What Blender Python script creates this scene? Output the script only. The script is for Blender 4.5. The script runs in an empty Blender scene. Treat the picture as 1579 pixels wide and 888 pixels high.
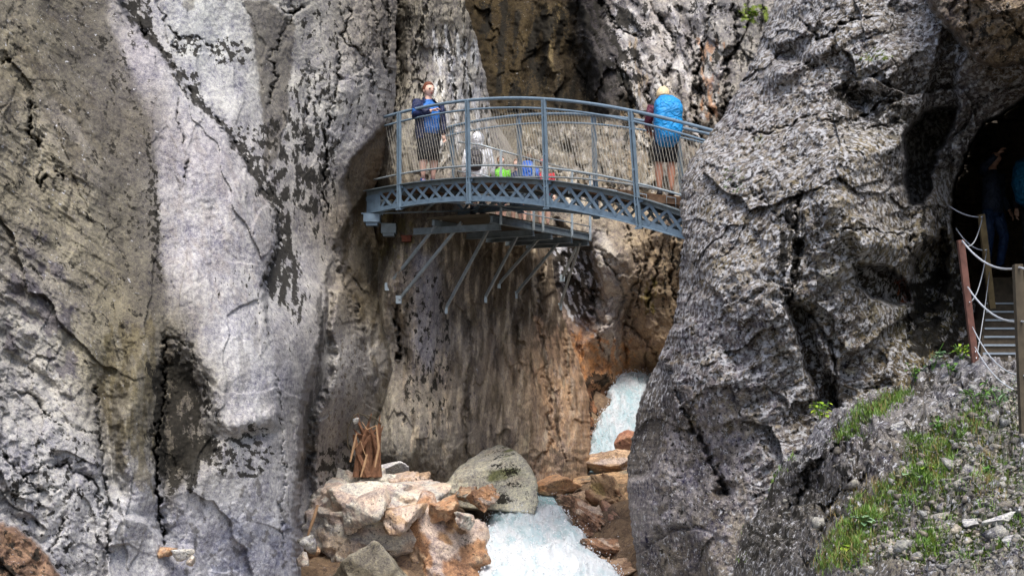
import bpy, bmesh, math, random
import numpy as np
from mathutils import Vector, Matrix
R = math.radians
C = bpy.context.scene.collection
scene = bpy.context.scene

# ------------------------------------------------------------------ camera, light, exposure
F = 2200.0            # focal length in photograph pixels
CXP, HYP = 789.5, 573.0   # optical axis column, horizon row
cam = bpy.data.objects.new('camera', bpy.data.cameras.new('camera'))
C.objects.link(cam)
cam.location = (0, 0, 0)
cam.rotation_euler = (R(90), 0, 0)
cam.data.sensor_width = 36
cam.data.lens = F / 1579 * 36
cam.data.shift_y = (HYP - 444) / 1579
cam.data.clip_start = 0.1
cam.data.clip_end = 500
scene.camera = cam

world = bpy.data.worlds.new('World'); scene.world = world; world.use_nodes = True
nt = world.node_tree
sky = nt.nodes.new('ShaderNodeTexSky'); sky.sky_type = 'NISHITA'; sky.sun_disc = False
SUN_EL, SUN_AZ = 62, 172      # degrees; azimuth clockwise from +Y
sky.sun_elevation = R(SUN_EL); sky.sun_rotation = R(SUN_AZ)
sky.air_density = 0.8; sky.dust_density = 3.0; sky.ozone_density = 0.6
nt.links.new(sky.outputs[0], nt.nodes['Background'].inputs[0])
nt.nodes['Background'].inputs[1].default_value = 0.15
sun = bpy.data.objects.new('sun', bpy.data.lights.new('sun', 'SUN')); C.objects.link(sun)
sun.data.energy = 1.65; sun.data.angle = R(24); sun.data.color = (1, .975, .935)
sd = Vector((math.sin(R(SUN_AZ)) * math.cos(R(SUN_EL)), math.cos(R(SUN_AZ)) * math.cos(R(SUN_EL)), math.sin(R(SUN_EL))))
sun.rotation_euler = sd.to_track_quat('Z', 'Y').to_euler()
scene.view_settings.view_transform = 'Standard'
scene.view_settings.look = 'None'
scene.view_settings.gamma = 1
scene.view_settings.exposure = 1.08

# ------------------------------------------------------------------ numeric noise
def _h(ix, iy, seed):
    ix = ix.astype(np.int64).astype(np.uint32); iy = iy.astype(np.int64).astype(np.uint32)
    h = ix * np.uint32(374761393) + iy * np.uint32(668265263) + np.uint32((seed * 362437 + 1013904223) & 0xffffffff)
    h = (h ^ (h >> np.uint32(13))) * np.uint32(1274126177)
    h = (h ^ (h >> np.uint32(16))) * np.uint32(2246822519)
    return h ^ (h >> np.uint32(15))
def _u(ix, iy, seed): return _h(ix, iy, seed).astype(np.float64) / 4294967295.0
def perlin(x, y, seed=0):
    x0 = np.floor(x); y0 = np.floor(y); fx = x - x0; fy = y - y0
    u = fx * fx * fx * (fx * (fx * 6 - 15) + 10); v = fy * fy * fy * (fy * (fy * 6 - 15) + 10)
    def g(dx, dy):
        a = _u(x0 + dx, y0 + dy, seed) * (2 * math.pi)
        return np.cos(a) * (fx - dx) + np.sin(a) * (fy - dy)
    a = g(0, 0) + u * (g(1, 0) - g(0, 0)); b = g(0, 1) + u * (g(1, 1) - g(0, 1))
    return (a + v * (b - a)) * 1.5
def fbm(x, y, oct=5, seed=0, gain=.5, lac=2.03):
    s = 0; a = 1; n = 0
    for k in range(oct):
        s = s + a * perlin(x, y, seed + k * 17); n += a; a *= gain
        x, y = (x * .8 - y * .6) * lac, (x * .6 + y * .8) * lac
    return s / n
def ridged(x, y, oct=4, seed=0, gain=.5, lac=2.1):
    s = 0; a = 1; n = 0
    for k in range(oct):
        s = s + a * (1 - 2 * np.abs(perlin(x, y, seed + k * 13))); n += a; a *= gain
        x = x * lac + 3.1; y = y * lac - 1.7
    return s / n
def cells(x, y, seed=0, tilt=.5):
    """jittered cells: returns f1, f2, facet height, cell random"""
    x0 = np.floor(x); y0 = np.floor(y)
    f1 = np.full(x.shape, 9.); f2 = np.full(x.shape, 9.); fac = np.zeros(x.shape); rnd = np.zeros(x.shape)
    for dx in (-1, 0, 1):
        for dy in (-1, 0, 1):
            cx = x0 + dx; cy = y0 + dy
            px = cx + _u(cx, cy, seed); py = cy + _u(cx, cy, seed + 1)
            ddx = x - px; ddy = y - py; d = np.sqrt(ddx * ddx + ddy * ddy)
            r = _u(cx, cy, seed + 2); an = _u(cx, cy, seed + 3) * 2 * math.pi
            fv = (np.cos(an) * ddx + np.sin(an) * ddy) * tilt + (r - .5)
            m = d < f1
            f2 = np.where(m, f1, np.minimum(f2, d)); fac = np.where(m, fv, fac); rnd = np.where(m, r, rnd); f1 = np.where(m, d, f1)
    return f1, f2, fac, rnd
def sstep(a, b, x):
    t = np.clip((x - a) / (b - a), 0, 1); return t * t * (3 - 2 * t)
def sd_line(x, y, pts):
    d = np.full(x.shape, 1e9)
    for (ax, ay), (bx, by) in zip(pts[:-1], pts[1:]):
        vx, vy = bx - ax, by - ay; L = vx * vx + vy * vy + 1e-9
        t = np.clip(((x - ax) * vx + (y - ay) * vy) / L, 0, 1)
        d = np.minimum(d, (x - ax - t * vx) ** 2 + (y - ay - t * vy) ** 2)
    return np.sqrt(d)
def inside(x, y, pts):
    c = np.zeros(x.shape, bool); n = len(pts)
    for i in range(n):
        (ax, ay), (bx, by) = pts[i], pts[(i + 1) % n]
        if ay == by: continue
        c ^= ((ay > y) != (by > y)) & (x < (bx - ax) * (y - ay) / (by - ay) + ax)
    return c
def sd_poly(x, y, pts):
    d = sd_line(x, y, list(pts) + [pts[0]])
    return np.where(inside(x, y, pts), d, -d)      # positive inside
def tps(ctrl, x, y):
    P = np.array(ctrl, float); n = len(P); s = 300.
    def U(r2): return np.where(r2 > 0, r2 * np.log(r2 + 1e-12), 0)
    X = P[:, 0] / s; Y = P[:, 1] / s
    K = U((X[:, None] - X) ** 2 + (Y[:, None] - Y) ** 2) + np.eye(n) * .02
    A = np.zeros((n + 3, n + 3)); A[:n, :n] = K; A[:n, n] = 1; A[:n, n + 1] = X; A[:n, n + 2] = Y; A[n:, :n] = A[:n, n:].T
    w = np.linalg.solve(A, np.concatenate([P[:, 2], [0, 0, 0]]))
    o = w[n] + w[n + 1] * x / s + w[n + 2] * y / s
    for i in range(n): o = o + w[i] * U((x / s - X[i]) ** 2 + (y / s - Y[i]) ** 2)
    return o
def lin(c):
    c = np.array(c, float) / 255.
    return np.where(c <= .04045, c / 12.92, ((c + .055) / 1.055) ** 2.4)

# ------------------------------------------------------------------ geometry from the surveyed view: a pixel and a distance give a place
def at(px, py, Y): return Vector(((px - CXP) * Y / F, Y, (HYP - py) * Y / F))
def axis(lo, hi, flo, fhi, step, coarse):
    a = np.arange(lo, flo, coarse); b = np.arange(flo, fhi, step); c = np.arange(fhi, hi + coarse, coarse)
    return np.concatenate([a, b, c])

class Sheet:
    """a rock face modelled as a relief; px,py are survey coordinates, Y the distance"""
    def __init__(s, px, py, ctrl, seed, edge_wob=5):
        s.px = px; s.py = py; s.seed = seed
        s.Y = tps(ctrl, px, py)
        s.wx = px + 9 * fbm(px / 55, py / 55, 3, seed) + 3.0 * fbm(px / 9, py / 9, 2, seed + 5)
        s.wy = py + 9 * fbm(px / 55 + 7, py / 55, 3, seed + 9) + 3.0 * fbm(px / 9, py / 9 + 5, 2, seed + 6)
        Ym = float(np.mean(s.Y)); s.u = px * Ym / F; s.v = -py * Ym / F      # metres across, up
        s.col = np.zeros(px.shape + (3,)); s.lich = np.zeros(px.shape); s.rough = np.full(px.shape, .5); s.wet = np.zeros(px.shape); s.dark = np.zeros(px.shape); s.dz = 0
        s.cx = s.wx + 5*perlin(px/15, py/15, seed+31) + 2.4*perlin(px/5, py/5, seed+32); s.cy = s.wy + 5*perlin(px/15+9, py/15, seed+33) + 2.4*perlin(px/5+4, py/5, seed+34)
    def basecol(s, pts, p=2.2, r=60):
        w = 0; c = 0
        for (x, y, rgb) in pts:
            k = 1 / ((s.wx - x) ** 2 + (s.wy - y) ** 2 + r * r) ** p
            w = w + k; c = c + k[..., None] * lin(rgb)
        s.col = c / w[..., None]
    def _m(s, poly, soft, sharp=False):
        pts = np.array(poly); x0, y0 = pts.min(0) - 40; x1, y1 = pts.max(0) + 40
        sel = (s.wx > x0) & (s.wx < x1) & (s.wy > y0) & (s.wy < y1)
        m = np.zeros(s.px.shape)
        if sel.any(): m[sel] = sstep(-soft, soft, sd_poly(s.wx[sel], s.wy[sel], poly))
        return m
    def step(s, poly, dY, soft=6, fade=None):
        m = s._m(poly, soft)
        if fade: m = m * sstep(fade[0], fade[1], s.py if len(fade) == 2 else s.px)
        s.Y = s.Y + dY * m; return m
    def crack(s, pts, w=3, d=.25, dark=.6, lip=.35):
        P = np.array(pts, float); r = 40
        sel = (s.wx > P[:, 0].min() - r) & (s.wx < P[:, 0].max() + r) & (s.wy > P[:, 1].min() - r) & (s.wy < P[:, 1].max() + r)
        if not sel.any(): return
        x = s.cx[sel]; y = s.cy[sel]
        dd = sd_line(x, y, pts)
        br = np.clip(.25 + 2.2*np.abs(fbm(s.px[sel] / 26, s.py[sel] / 26, 2, s.seed + 71)), .1, 1.25)      # the crack opens and closes along its run
        ww = w * .5 * br + .5
        g = np.exp(-(dd / ww) ** 2) * np.clip(br*1.4, 0, 1)
        # one lip stands proud of the other
        ax, ay = P[0]; bx, by = P[-1]; side = np.sign((x-ax)*(by-ay)-(y-ay)*(bx-ax))
        lipm = np.exp(-np.clip(dd,0,99)/(w*3.2)) * (side*.5+.5) * (1-g)
        s.Y[sel] += d * .8 * g + d*lip*lipm
        s.dark[sel] = np.maximum(s.dark[sel], np.clip(dark*.95*np.exp(-(dd/(ww*1.3+.6))**2)*np.clip(br*1.3,0,1), 0, 1))
    def bump(s, cx, cy, rx, ry, ang, amp, p=1):
        a = R(ang); x = s.wx - cx; y = s.wy - cy
        q = ((x * math.cos(a) + y * math.sin(a)) / rx) ** 2 + ((-x * math.sin(a) + y * math.cos(a)) / ry) ** 2
        s.Y = s.Y - amp * np.exp(-q ** p)
    def paint(s, poly, rgb, soft=5, op=1.):
        m = s._m(poly, soft) * op
        s.col = s.col * (1 - m[..., None]) + lin(rgb) * m[..., None]; return m
    def blotch(s, poly, rgb, sx=8, sy=8, th=0., soft=12, op=.9, edge=.06, seed=0, ang=0):
        m = s._m(poly, soft)
        sel = m > 0
        if not sel.any(): return
        a = R(ang); x = s.px[sel] * math.cos(a) + s.py[sel] * math.sin(a); y = -s.px[sel] * math.sin(a) + s.py[sel] * math.cos(a)
        n = fbm(x / sx, y / sy, 4, s.seed + 101 + seed, gain=.55)
        if max(rgb) < 71:
            sv = n - (1 - m[sel]) * .5 - th
            s.dark[sel] = np.maximum(s.dark[sel], np.clip(.5 + sv * 1.6, 0, 1) * op); return
        k = sstep(th, th + edge, n - (1 - m[sel]) * .5) * op
        s.col[sel] = s.col[sel] * (1 - k[:, None]) + lin(rgb) * k[:, None]
        return sel, k
    def build(s, name, mat, wrap=None, parent=None, stretch=True):
        X = (s.px - CXP) * s.Y / F; Z = (HYP - s.py) * s.Y / F + s.dz
        H, W = s.px.shape
        co = np.stack([X, s.Y, Z], -1).reshape(-1, 3)
        i = np.arange(H * W).reshape(H, W)
        f = np.stack([i[:-1, :-1], i[1:, :-1], i[1:, 1:], i[:-1, 1:]], -1).reshape(-1, 4)
        return grid_mesh(name, co, f, mat, s.col.reshape(-1, 3), np.stack([s.lich, s.rough, s.wet, s.dark], -1).reshape(-1, 4), parent)

def grid_mesh(name, co, f, mat, col=None, aux=None, parent=None, smooth=True):
    me = bpy.data.meshes.new(name)
    me.vertices.add(len(co)); me.vertices.foreach_set('co', np.asarray(co, np.float32).ravel())
    k = f.shape[1]
    me.loops.add(len(f) * k); me.loops.foreach_set('vertex_index', f.astype(np.int32).ravel())
    me.polygons.add(len(f)); me.polygons.foreach_set('loop_start', (np.arange(len(f)) * k).astype(np.int32))
    me.polygons.foreach_set('loop_total', np.full(len(f), k, np.int32))
    if smooth: me.polygons.foreach_set('use_smooth', np.ones(len(f), bool))
    me.update(calc_edges=True)
    for nm, arr in (('Col', col), ('Aux', aux)):
        if arr is not None:
            at_ = me.color_attributes.new(nm, 'FLOAT_COLOR', 'POINT')
            at_.data.foreach_set('color', (np.clip(arr, 0, 1) if arr.shape[1] == 4 else np.concatenate([np.clip(arr, 0, 1), np.zeros((len(arr), 1)) + (nm == 'Col')], 1)).astype(np.float32).ravel())
    me.materials.append(mat)
    o = bpy.data.objects.new(name, me); C.objects.link(o)
    if parent: o.parent = parent
    return o

# ------------------------------------------------------------------ materials
MATS = {}
def plain(name, rgb, rough=.6, metal=0, noise=.25, scale=12, bump=.0, spec=.4):
    if name in MATS: return MATS[name]
    m = bpy.data.materials.new(name); m.use_nodes = True; t = m.node_tree; b = t.nodes['Principled BSDF']
    b.inputs['Roughness'].default_value = rough; b.inputs['Metallic'].default_value = metal
    b.inputs['Specular IOR Level'].default_value = spec
    tc = t.nodes.new('ShaderNodeTexCoord'); n = t.nodes.new('ShaderNodeTexNoise'); n.inputs['Scale'].default_value = scale; n.inputs['Detail'].default_value = 6
    n.inputs['Roughness'].default_value = .65
    t.links.new(tc.outputs['Object'], n.inputs['Vector'])
    r = t.nodes.new('ShaderNodeValToRGB'); c = lin(rgb)
    r.color_ramp.elements[0].position = .3; r.color_ramp.elements[1].position = .7
    r.color_ramp.elements[0].color = (*[float(v) * (1 - noise) for v in c], 1); r.color_ramp.elements[1].color = (*[min(1, float(v) * (1 + noise)) for v in c], 1)
    t.links.new(n.outputs['Fac'], r.inputs['Fac']); t.links.new(r.outputs['Color'], b.inputs['Base Color'])
    if bump:
        bp = t.nodes.new('ShaderNodeBump'); bp.inputs['Strength'].default_value = bump; bp.inputs['Distance'].default_value = .01
        t.links.new(n.outputs['Fac'], bp.inputs['Height']); t.links.new(bp.outputs[0], b.inputs['Normal'])
    MATS[name] = m; return m

def rock_material(name, scale=1., stretch=(1, 1, 1), speck=.5, var=.35, bumpd=.03, fine=1.):
    m = bpy.data.materials.new(name); m.use_nodes = True; t = m.node_tree; b = t.nodes['Principled BSDF']; L = t.links.new
    def N(k, **kw):
        n = t.nodes.new(k)
        for a, v in kw.items(): setattr(n, a, v)
        return n
    def math_(op, a, b_=None, clamp=False):
        n = N('ShaderNodeMath', operation=op); n.use_clamp = clamp
        for i, v in enumerate((a, b_)):
            if v is None: continue
            if isinstance(v, (int, float)): n.inputs[i].default_value = v
            else: L(v, n.inputs[i])
        return n.outputs[0]
    def rng(v, a, b_, c, d):
        n = N('ShaderNodeMapRange'); L(v, n.inputs[0])
        for i, q in enumerate((a, b_, c, d)): n.inputs[i + 1].default_value = q
        return n.outputs[0]
    tc = N('ShaderNodeTexCoord'); mp = N('ShaderNodeMapping'); mp.inputs['Scale'].default_value = stretch; L(tc.outputs['Object'], mp.inputs['Vector'])
    vec = mp.outputs[0]
    def noise(sc, det=6, ro=.6):
        n = N('ShaderNodeTexNoise'); n.inputs['Scale'].default_value = sc * scale; n.inputs['Detail'].default_value = det; n.inputs['Roughness'].default_value = ro
        L(vec, n.inputs['Vector']); return n.outputs['Fac']
    ca = N('ShaderNodeVertexColor'); ca.layer_name = 'Col'
    ax = N('ShaderNodeVertexColor'); ax.layer_name = 'Aux'; sp = N('ShaderNodeSeparateColor'); L(ax.outputs['Color'], sp.inputs[0])
    lich, rou, wet = sp.outputs[0], sp.outputs[1], sp.outputs[2]
    n1 = noise(2.2, 9, .68); n2 = noise(16, 6, .7); n3 = noise(60, 3, .6)
    f = math_('ADD', rng(n1, .36, .64, -var, var), rng(n2, .34, .66, -var * 1.25 * fine, var * 1.25 * fine))
    f = math_('ADD', f, rng(n3, .34, .66, -.3 * fine, .3 * fine))
    f = math_('ADD', f, 1.0)
    mul = N('ShaderNodeMix', data_type='RGBA', blend_type='MULTIPLY'); mul.inputs[0].default_value = 1
    L(ca.outputs['Color'], mul.inputs[6])
    cc = N('ShaderNodeCombineColor'); L(f, cc.inputs[0]); L(f, cc.inputs[1]); L(math_('ADD', math_('MULTIPLY', f, .8), .2), cc.inputs[2]); L(cc.outputs[0], mul.inputs[7])
    # pale lichen crust
    l1 = noise(13, 7, .72)
    th = rng(lich, 0, 1, .68, .44)
    lm = math_('MULTIPLY', math_('MULTIPLY', math_('SUBTRACT', l1, th), 16, ), 1, clamp=True)
    # bright specks everywhere
    vo = N('ShaderNodeTexVoronoi'); vo.inputs['Scale'].default_value = 38 * scale; L(vec, vo.inputs['Vector'])
    vs = math_('MULTIPLY', math_('SUBTRACT', rng(noise(5, 3), .35, .65, .0, .34 * speck), vo.outputs['Distance']), 14, clamp=True)
    mm = math_('MAXIMUM', math_('MULTIPLY', lm, .85), math_('MULTIPLY', vs, .7))
    mx = N('ShaderNodeMix', data_type='RGBA'); L(mm, mx.inputs[0]); L(mul.outputs[2], mx.inputs[6]); mx.inputs[7].default_value = (.56, .56, .57, 1)
    # dark pits
    pits = N('ShaderNodeTexVoronoi'); pits.inputs['Scale'].default_value = 15 * scale; L(vec, pits.inputs['Vector'])
    pk = math_('MULTIPLY', math_('MULTIPLY', math_('SUBTRACT', rng(noise(3.1, 4), .42, .65, .0, .36), pits.outputs['Distance']), 12, clamp=True), rou)
    mx2 = N('ShaderNodeMix', data_type='RGBA'); L(math_('MULTIPLY', pk, .75), mx2.inputs[0]); L(mx.outputs[2], mx2.inputs[6]); mx2.inputs[7].default_value = (.03, .027, .022, 1)
    dk = N('ShaderNodeMath', operation='ADD'); L(ax.outputs['Alpha'], dk.inputs[0])
    L(math_('ADD', rng(noise(17, 8, .75), .34, .66, -.36, .36), rng(n1, .3, .7, -.14, .14)), dk.inputs[1])
    dm = N('ShaderNodeMapRange'); dm.interpolation_type = 'SMOOTHSTEP'; L(dk.outputs[0], dm.inputs[0]); dm.inputs[1].default_value = .44; dm.inputs[2].default_value = .58
    dmo = math_('MULTIPLY', dm.outputs[0], math_('GREATER_THAN', ax.outputs['Alpha'], .06))
    mx3 = N('ShaderNodeMix', data_type='RGBA'); L(math_('MULTIPLY', dmo, .93), mx3.inputs[0]); L(mx2.outputs[2], mx3.inputs[6])
    dc = N('ShaderNodeMix', data_type='RGBA'); L(n2, dc.inputs[0]); dc.inputs[6].default_value = (.006, .0055, .0045, 1); dc.inputs[7].default_value = (.028, .025, .019, 1); L(dc.outputs[2], mx3.inputs[7])
    L(mx3.outputs[2], b.inputs['Base Color'])
    L(rng(wet, 0, 1, .88, .28), b.inputs['Roughness'])
    b.inputs['Specular IOR Level'].default_value = .14
    h = math_('ADD', math_('MULTIPLY', n2, 1.0), math_('MULTIPLY', n3, .35))
    h = math_('ADD', h, math_('MULTIPLY', mm, .12)); h = math_('SUBTRACT', h, math_('MULTIPLY', pk, .5))
    h = math_('ADD', h, math_('MULTIPLY', math_('MULTIPLY', n1, 1.5), rou))
    bp = N('ShaderNodeBump'); bp.inputs['Distance'].default_value = bumpd; L(rng(rou, 0, 1, .55, 1.0), bp.inputs['Strength'])
    L(h, bp.inputs['Height']); L(bp.outputs[0], b.inputs['Normal'])
    return m

def tag(o, label=None, cat=None, group=None, kind=None):
    if label: o['label'] = label
    if cat: o['category'] = cat
    if group: o['group'] = group
    if kind: o['kind'] = kind
    return o
# ================================================================== THE ROCK WALLS
M_slab = rock_material('limestone_slab', 1.0, speck=.12, var=.26, bumpd=.03)
M_wall = rock_material('streaked_wall_rock', .9, stretch=(1.4, 1.4, .5), speck=.2, var=.26, bumpd=.035)
M_back = rock_material('far_wall_rock', .8, speck=.3, var=.3, bumpd=.04)
M_rough = rock_material('pitted_rock', 1.0, speck=.9, var=.45, bumpd=.05)

# ---- left cliff
D1 = [(185,-900),(185,0),(215,50),(250,88),(280,125),(305,160),(350,203),(380,252),(402,292),(427,329),(433,362),(424,400),(404,442)]
E0 = [(500,440),(496,520),(488,565),(470,599),(472,650),(466,693),(459,740),(457,1300)]
ys = axis(-900, 1300, -8, 900, 1.5, 30)
edgeL = np.interp(ys, [-900,0,150,190,260,300,330,420,470,520,640,760,1300],[640,611,610,604,590,572,572,590,608,613,604,590,590])
edgeL = edgeL + 3*perlin(ys/30, ys*0, 3) + 1.6*perlin(ys/7, ys*0, 4)
xs = axis(-700, 612, -8, 612, 1.5, 30)
t = (xs - xs[0])/(xs[-1]-xs[0])
PX = xs[None,:] - np.clip((xs[None,:]-420)/(xs[-1]-420),0,1)*(xs[-1]-edgeL[:,None]); PY = np.repeat(ys[:,None], len(xs), 1)
s = Sheet(PX, PY, [(-700,0,9),(-700,900,8),(-300,0,14),(-300,888,11.5),(0,0,17.8),(0,444,16),(0,888,14),(150,0,19.3),(150,444,17.4),(150,888,15.5),
  (300,300,18.8),(300,600,17.6),(300,888,16.9),(400,450,19.2),(440,600,19.2),(450,850,19),(400,300,20),(400,0,20.8),(600,0,23.4),(600,300,23.8),(600,600,23.7),
  (600,850,22.8),(520,500,21.4),(480,300,21.6),(0,-900,23),(600,-900,27),(-700,-900,15),(0,1300,12),(600,1300,20)], 11)
L_SHEET = s
s.basecol([(30,100,(112,106,92)),(20,300,(118,112,98)),(110,60,(92,88,78)),(200,200,(94,88,80)),(190,330,(96,92,82)),(220,90,(140,136,140)),(300,220,(150,146,150)),
  (300,400,(158,156,160)),(280,300,(150,148,152)),(350,350,(160,158,160)),(350,520,(165,165,170)),(400,600,(170,170,175)),(420,720,(172,172,175)),(330,650,(160,158,156)),
  (200,480,(96,90,74)),(180,420,(104,98,82)),(100,400,(128,122,104)),(80,330,(120,114,98)),(60,420,(118,114,112)),(30,520,(140,138,134)),(60,600,(150,148,146)),(60,700,(158,157,158)),(100,780,(165,164,164)),
  (200,800,(158,158,160)),(280,820,(160,160,166)),(390,850,(160,162,172)),(220,620,(112,106,90)),(290,600,(104,98,84)),(280,520,(92,86,74)),(270,690,(84,80,68)),(150,560,(116,110,92)),
  (300,60,(166,168,168)),(340,150,(168,168,168)),(460,60,(140,138,134)),(500,150,(158,156,152)),(540,220,(165,164,166)),(480,300,(150,148,146)),(470,420,(160,158,158)),
  (520,330,(120,110,96)),(575,60,(120,114,106)),(560,150,(150,148,146)),(580,250,(96,84,66)),(555,350,(100,88,66)),(540,440,(92,82,66)),(580,450,(120,110,90)),(540,580,(168,166,164)),
  (560,660,(160,154,146)),(595,600,(110,102,88)),(500,700,(140,134,128)),(485,600,(92,90,90)),(480,680,(104,102,102)),(440,440,(158,158,158))])
# large relief
m0 = s._m(D1 + [(430,600),(430,1300),(700,1300),(700,-900)], 4); m = m0*(1-sstep(385,540,s.py))
fadeY = sstep(430, 500, s.py)
m2u = s._m([(505,250),(503,380)] + E0 + [(700,1300),(700,250)], 8); m2 = m2u * sstep(400, 520, s.py); m = np.maximum(m, m0*m2u)
s.Y += 1.35*np.maximum(m, m2) + 1.7*m2*sstep(560, 740, s.py)
# smooth join of lower slab with the rear slab
low = sstep(380, 520, s.py) * sstep(405, 440, s.px)
s.Y += .6*low*(1-m2)*(1-m)*0
spear = [(540,425),(546,470),(562,518),(566,545),(569,592),(573,640),(578,780),(484,780),(478,683),(488,640),(512,575),(508,508),(515,450)]
s.step(spear, -.55, 9)
s.step([(515,383),(525,410),(549,478),(562,520),(572,620),(640,620),(640,300),(560,300)], .55, 5, fade=(620,470))      # brown gully
s.step([(605,188),(575,215),(545,250),(530,282),(538,330),(525,385),(545,440),(575,500),(590,700),(640,700),(640,188)], .55, 6, fade=(690,420))
s.step([(575,540),(590,530),(603,560),(600,660),(586,650),(580,600)], -.25, 4)
s.bump(330,560,110,300,8,.55); s.bump(420,650,60,200,0,.35); s.bump(100,700,110,120,0,.35); s.bump(320,250,60,200,-35,.3)
s.bump(30,420,70,160,-35,.3)
s.bump(545,130,45,90,10,.45); s.bump(555,240,40,50,0,.3)
# scoops
s.step([(252,500),(262,495),(290,540),(322,610),(330,670),(322,710),(280,740),(250,745),(240,700),(238,640),(250,590)], .55, 22, fade=(500,600))
s.step([(148,620),(152,540),(180,480),(215,480),(200,560),(180,640),(190,760),(165,760)], .5, 18, fade=(480,620))
s.bump(205,600,26,110,8,.35); s.bump(215,760,26,60,0,.2)
s.bump(375,650,26,18,-20,.3); s.bump(395,672,30,10,-15,-.25); s.bump(418,640,12,16,0,.2)
s.crack([(252,525),(256,560),(252,600),(238,680),(236,735),(245,790),(250,838)], 4, .55, .5)
s.crack([(148,600),(150,660),(160,720),(166,790),(165,850)], 3.5, .4, .4)
s.crack(D1[2:], 3.5, .35, .8)
s.crack([(48,165),(44,200),(60,225)], 6, .5, .6); s.crack([(58,265),(62,288),(70,275)], 5, .4, .6); s.crack([(0,98),(20,92)], 4, .3, .5); s.crack([(90,265),(98,280)],3,.3,.4)
s.crack([(272,146),(276,190),(280,218)], 1.6, .12, .7); s.crack([(288,250),(289,275)], 3, .2, .7)
s.crack([(248,0),(252,25),(268,55),(272,80)], 1.8, .12, .7)
s.crack([(270,56),(310,60),(330,75)], 1.5, .1, .6)
s.crack([(520,60),(524,120),(508,165),(500,220),(498,260),(505,330)], 2.6, .25, .7)
s.crack([(445,0),(452,15),(440,45),(418,90),(425,120),(415,165)], 2, .18, .6); s.crack([(430,10),(447,22),(468,8)], 4, .3, .7)
s.crack([(476,95),(478,150),(466,200),(470,240)], 2, .18, .6); 
s.crack([(515,383),(525,410),(549,478),(560,520),(560,545)], 4, .45, .6)
s.crack([(540,20),(530,60),(560,90),(556,130)], 2.5, .22, .6); s.crack([(598,0),(592,60),(598,120)], 4, .35, .6); s.crack([(570,0),(578,50),(566,100),(575,150)],2.5,.2,.5)
s.crack([(422,580),(433,610),(436,640),(432,690),(438,730),(432,790),(436,850)], 2, .18, .5)
s.crack([(35,735),(60,722),(105,716),(135,745)], 3, .3, .7); s.crack([(0,700),(20,715),(35,735),(60,760)], 2.5, .25, .6); s.crack([(120,735),(150,750),(155,790)], 3, .3, .6)
s.crack([(20,605),(50,610),(62,640),(95,655)], 2, .18, .5); s.crack([(0,755),(45,760),(85,755)], 2, .2, .5); s.crack([(75,850),(90,820),(95,800)], 3, .25, .6)
s.crack([(250,530),(258,524),(285,535)],2,.2,.4)
# side shelf at bottom
s.step([(-20,800),(30,820),(70,850),(95,900),(95,1300),(-20,1300)], -.5, 6)
s.step([(165,790),(230,800),(250,835),(300,850),(330,900),(160,900)], -.35, 6)
# noise relief
u, v = s.u, s.v
rgt = sstep(470, 620, s.px)
lam = sstep(0.1,1,m)
q = (u*.85+v*.5, -u*.5+v*.85)
n_low = fbm(u/1.6, v/2.8, 4, 21)
s.Y -= .30*n_low
f1, f2, fac, rnd = cells((u+.25*fbm(u*1.3,v*1.3,3,8))/.38, (v+.5*fbm(u*1.3+4,v*.8,3,9))/2.2, 31)
s.Y -= (.05 + .12*rgt)*fac
leftc = sstep(190, 60, s.px)*sstep(380, 620, s.py) + sstep(100,0,s.px)*.5
f1, f2, fac2, rnd2 = cells((u+.1*fbm(u*3,v*3,3,8))/.26, (v+.2*fbm(u*3+4,v*3,3,9))/(.34+.0*v), 37)
s.Y -= (.012 + .06*leftc + .02*rgt)*fac2
f1, f2, fac3, rnd3 = cells((u+.08*fbm(u*3,v,3,8)+v*.08)/.17, (v+.3*fbm(u*2+4,v,3,9))/.85, 38)
s.Y -= (.015 + .07*rgt)*fac3
s.Y += .05*leftc*ridged(u*2.1+.3*fbm(u*3,v*3,3,4), v*2.4, 4, 39)
diag = fbm((u*.84-v*.54)*1.1, (u*.54+v*.84)*6.5, 5, 44)
s.Y -= (.03 + .03*rgt + .08*leftc)*fbm(u*4, v*4, 5, 41) + .06*diag*sstep(300,100,s.px)*sstep(700,400,s.py)
s.Y -= .014*fbm(u*22, v*18, 3, 43)
dl = sstep(260,120,s.px)*sstep(150,300,s.py)*sstep(760,600,s.py) + .5*sstep(200,60,s.px)
s.Y -= .065*dl*ridged((u*.80-v*.60)*.7+.2*fbm(u,v,3,3), (u*.60+v*.80)*3.4, 5, 46, gain=.6)
f1,f2,facL,rL = cells((u+v*.35+.3*fbm(u*1.2,v,3,8))/1.0,(v-.2*u+.4*fbm(u+4,v,3,9))/2.0,47,tilt=.9)
s.Y -= (.10+.24*rgt)*facL
f1,f2,facM,rM = cells((u*.8-v*.6+.2*fbm(u*1.2,v,3,8))/1.3,(v*.8+u*.6+.2*fbm(u+4,v,3,9))/.45,48,tilt=.8)
s.Y -= .13*leftc*facM
s.rough = .25 + .45*rgt + .4*leftc
s.lich = .18 + .12*sstep(260,60,s.px)
s.col = np.clip(s.col*(1+.30*fbm((u-.28*v)*3.2,(v+.28*u)*.5,4,55)+.22*fbm((u-.2*v)*9,v*1.2,3,56))[...,None],0,1)
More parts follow.
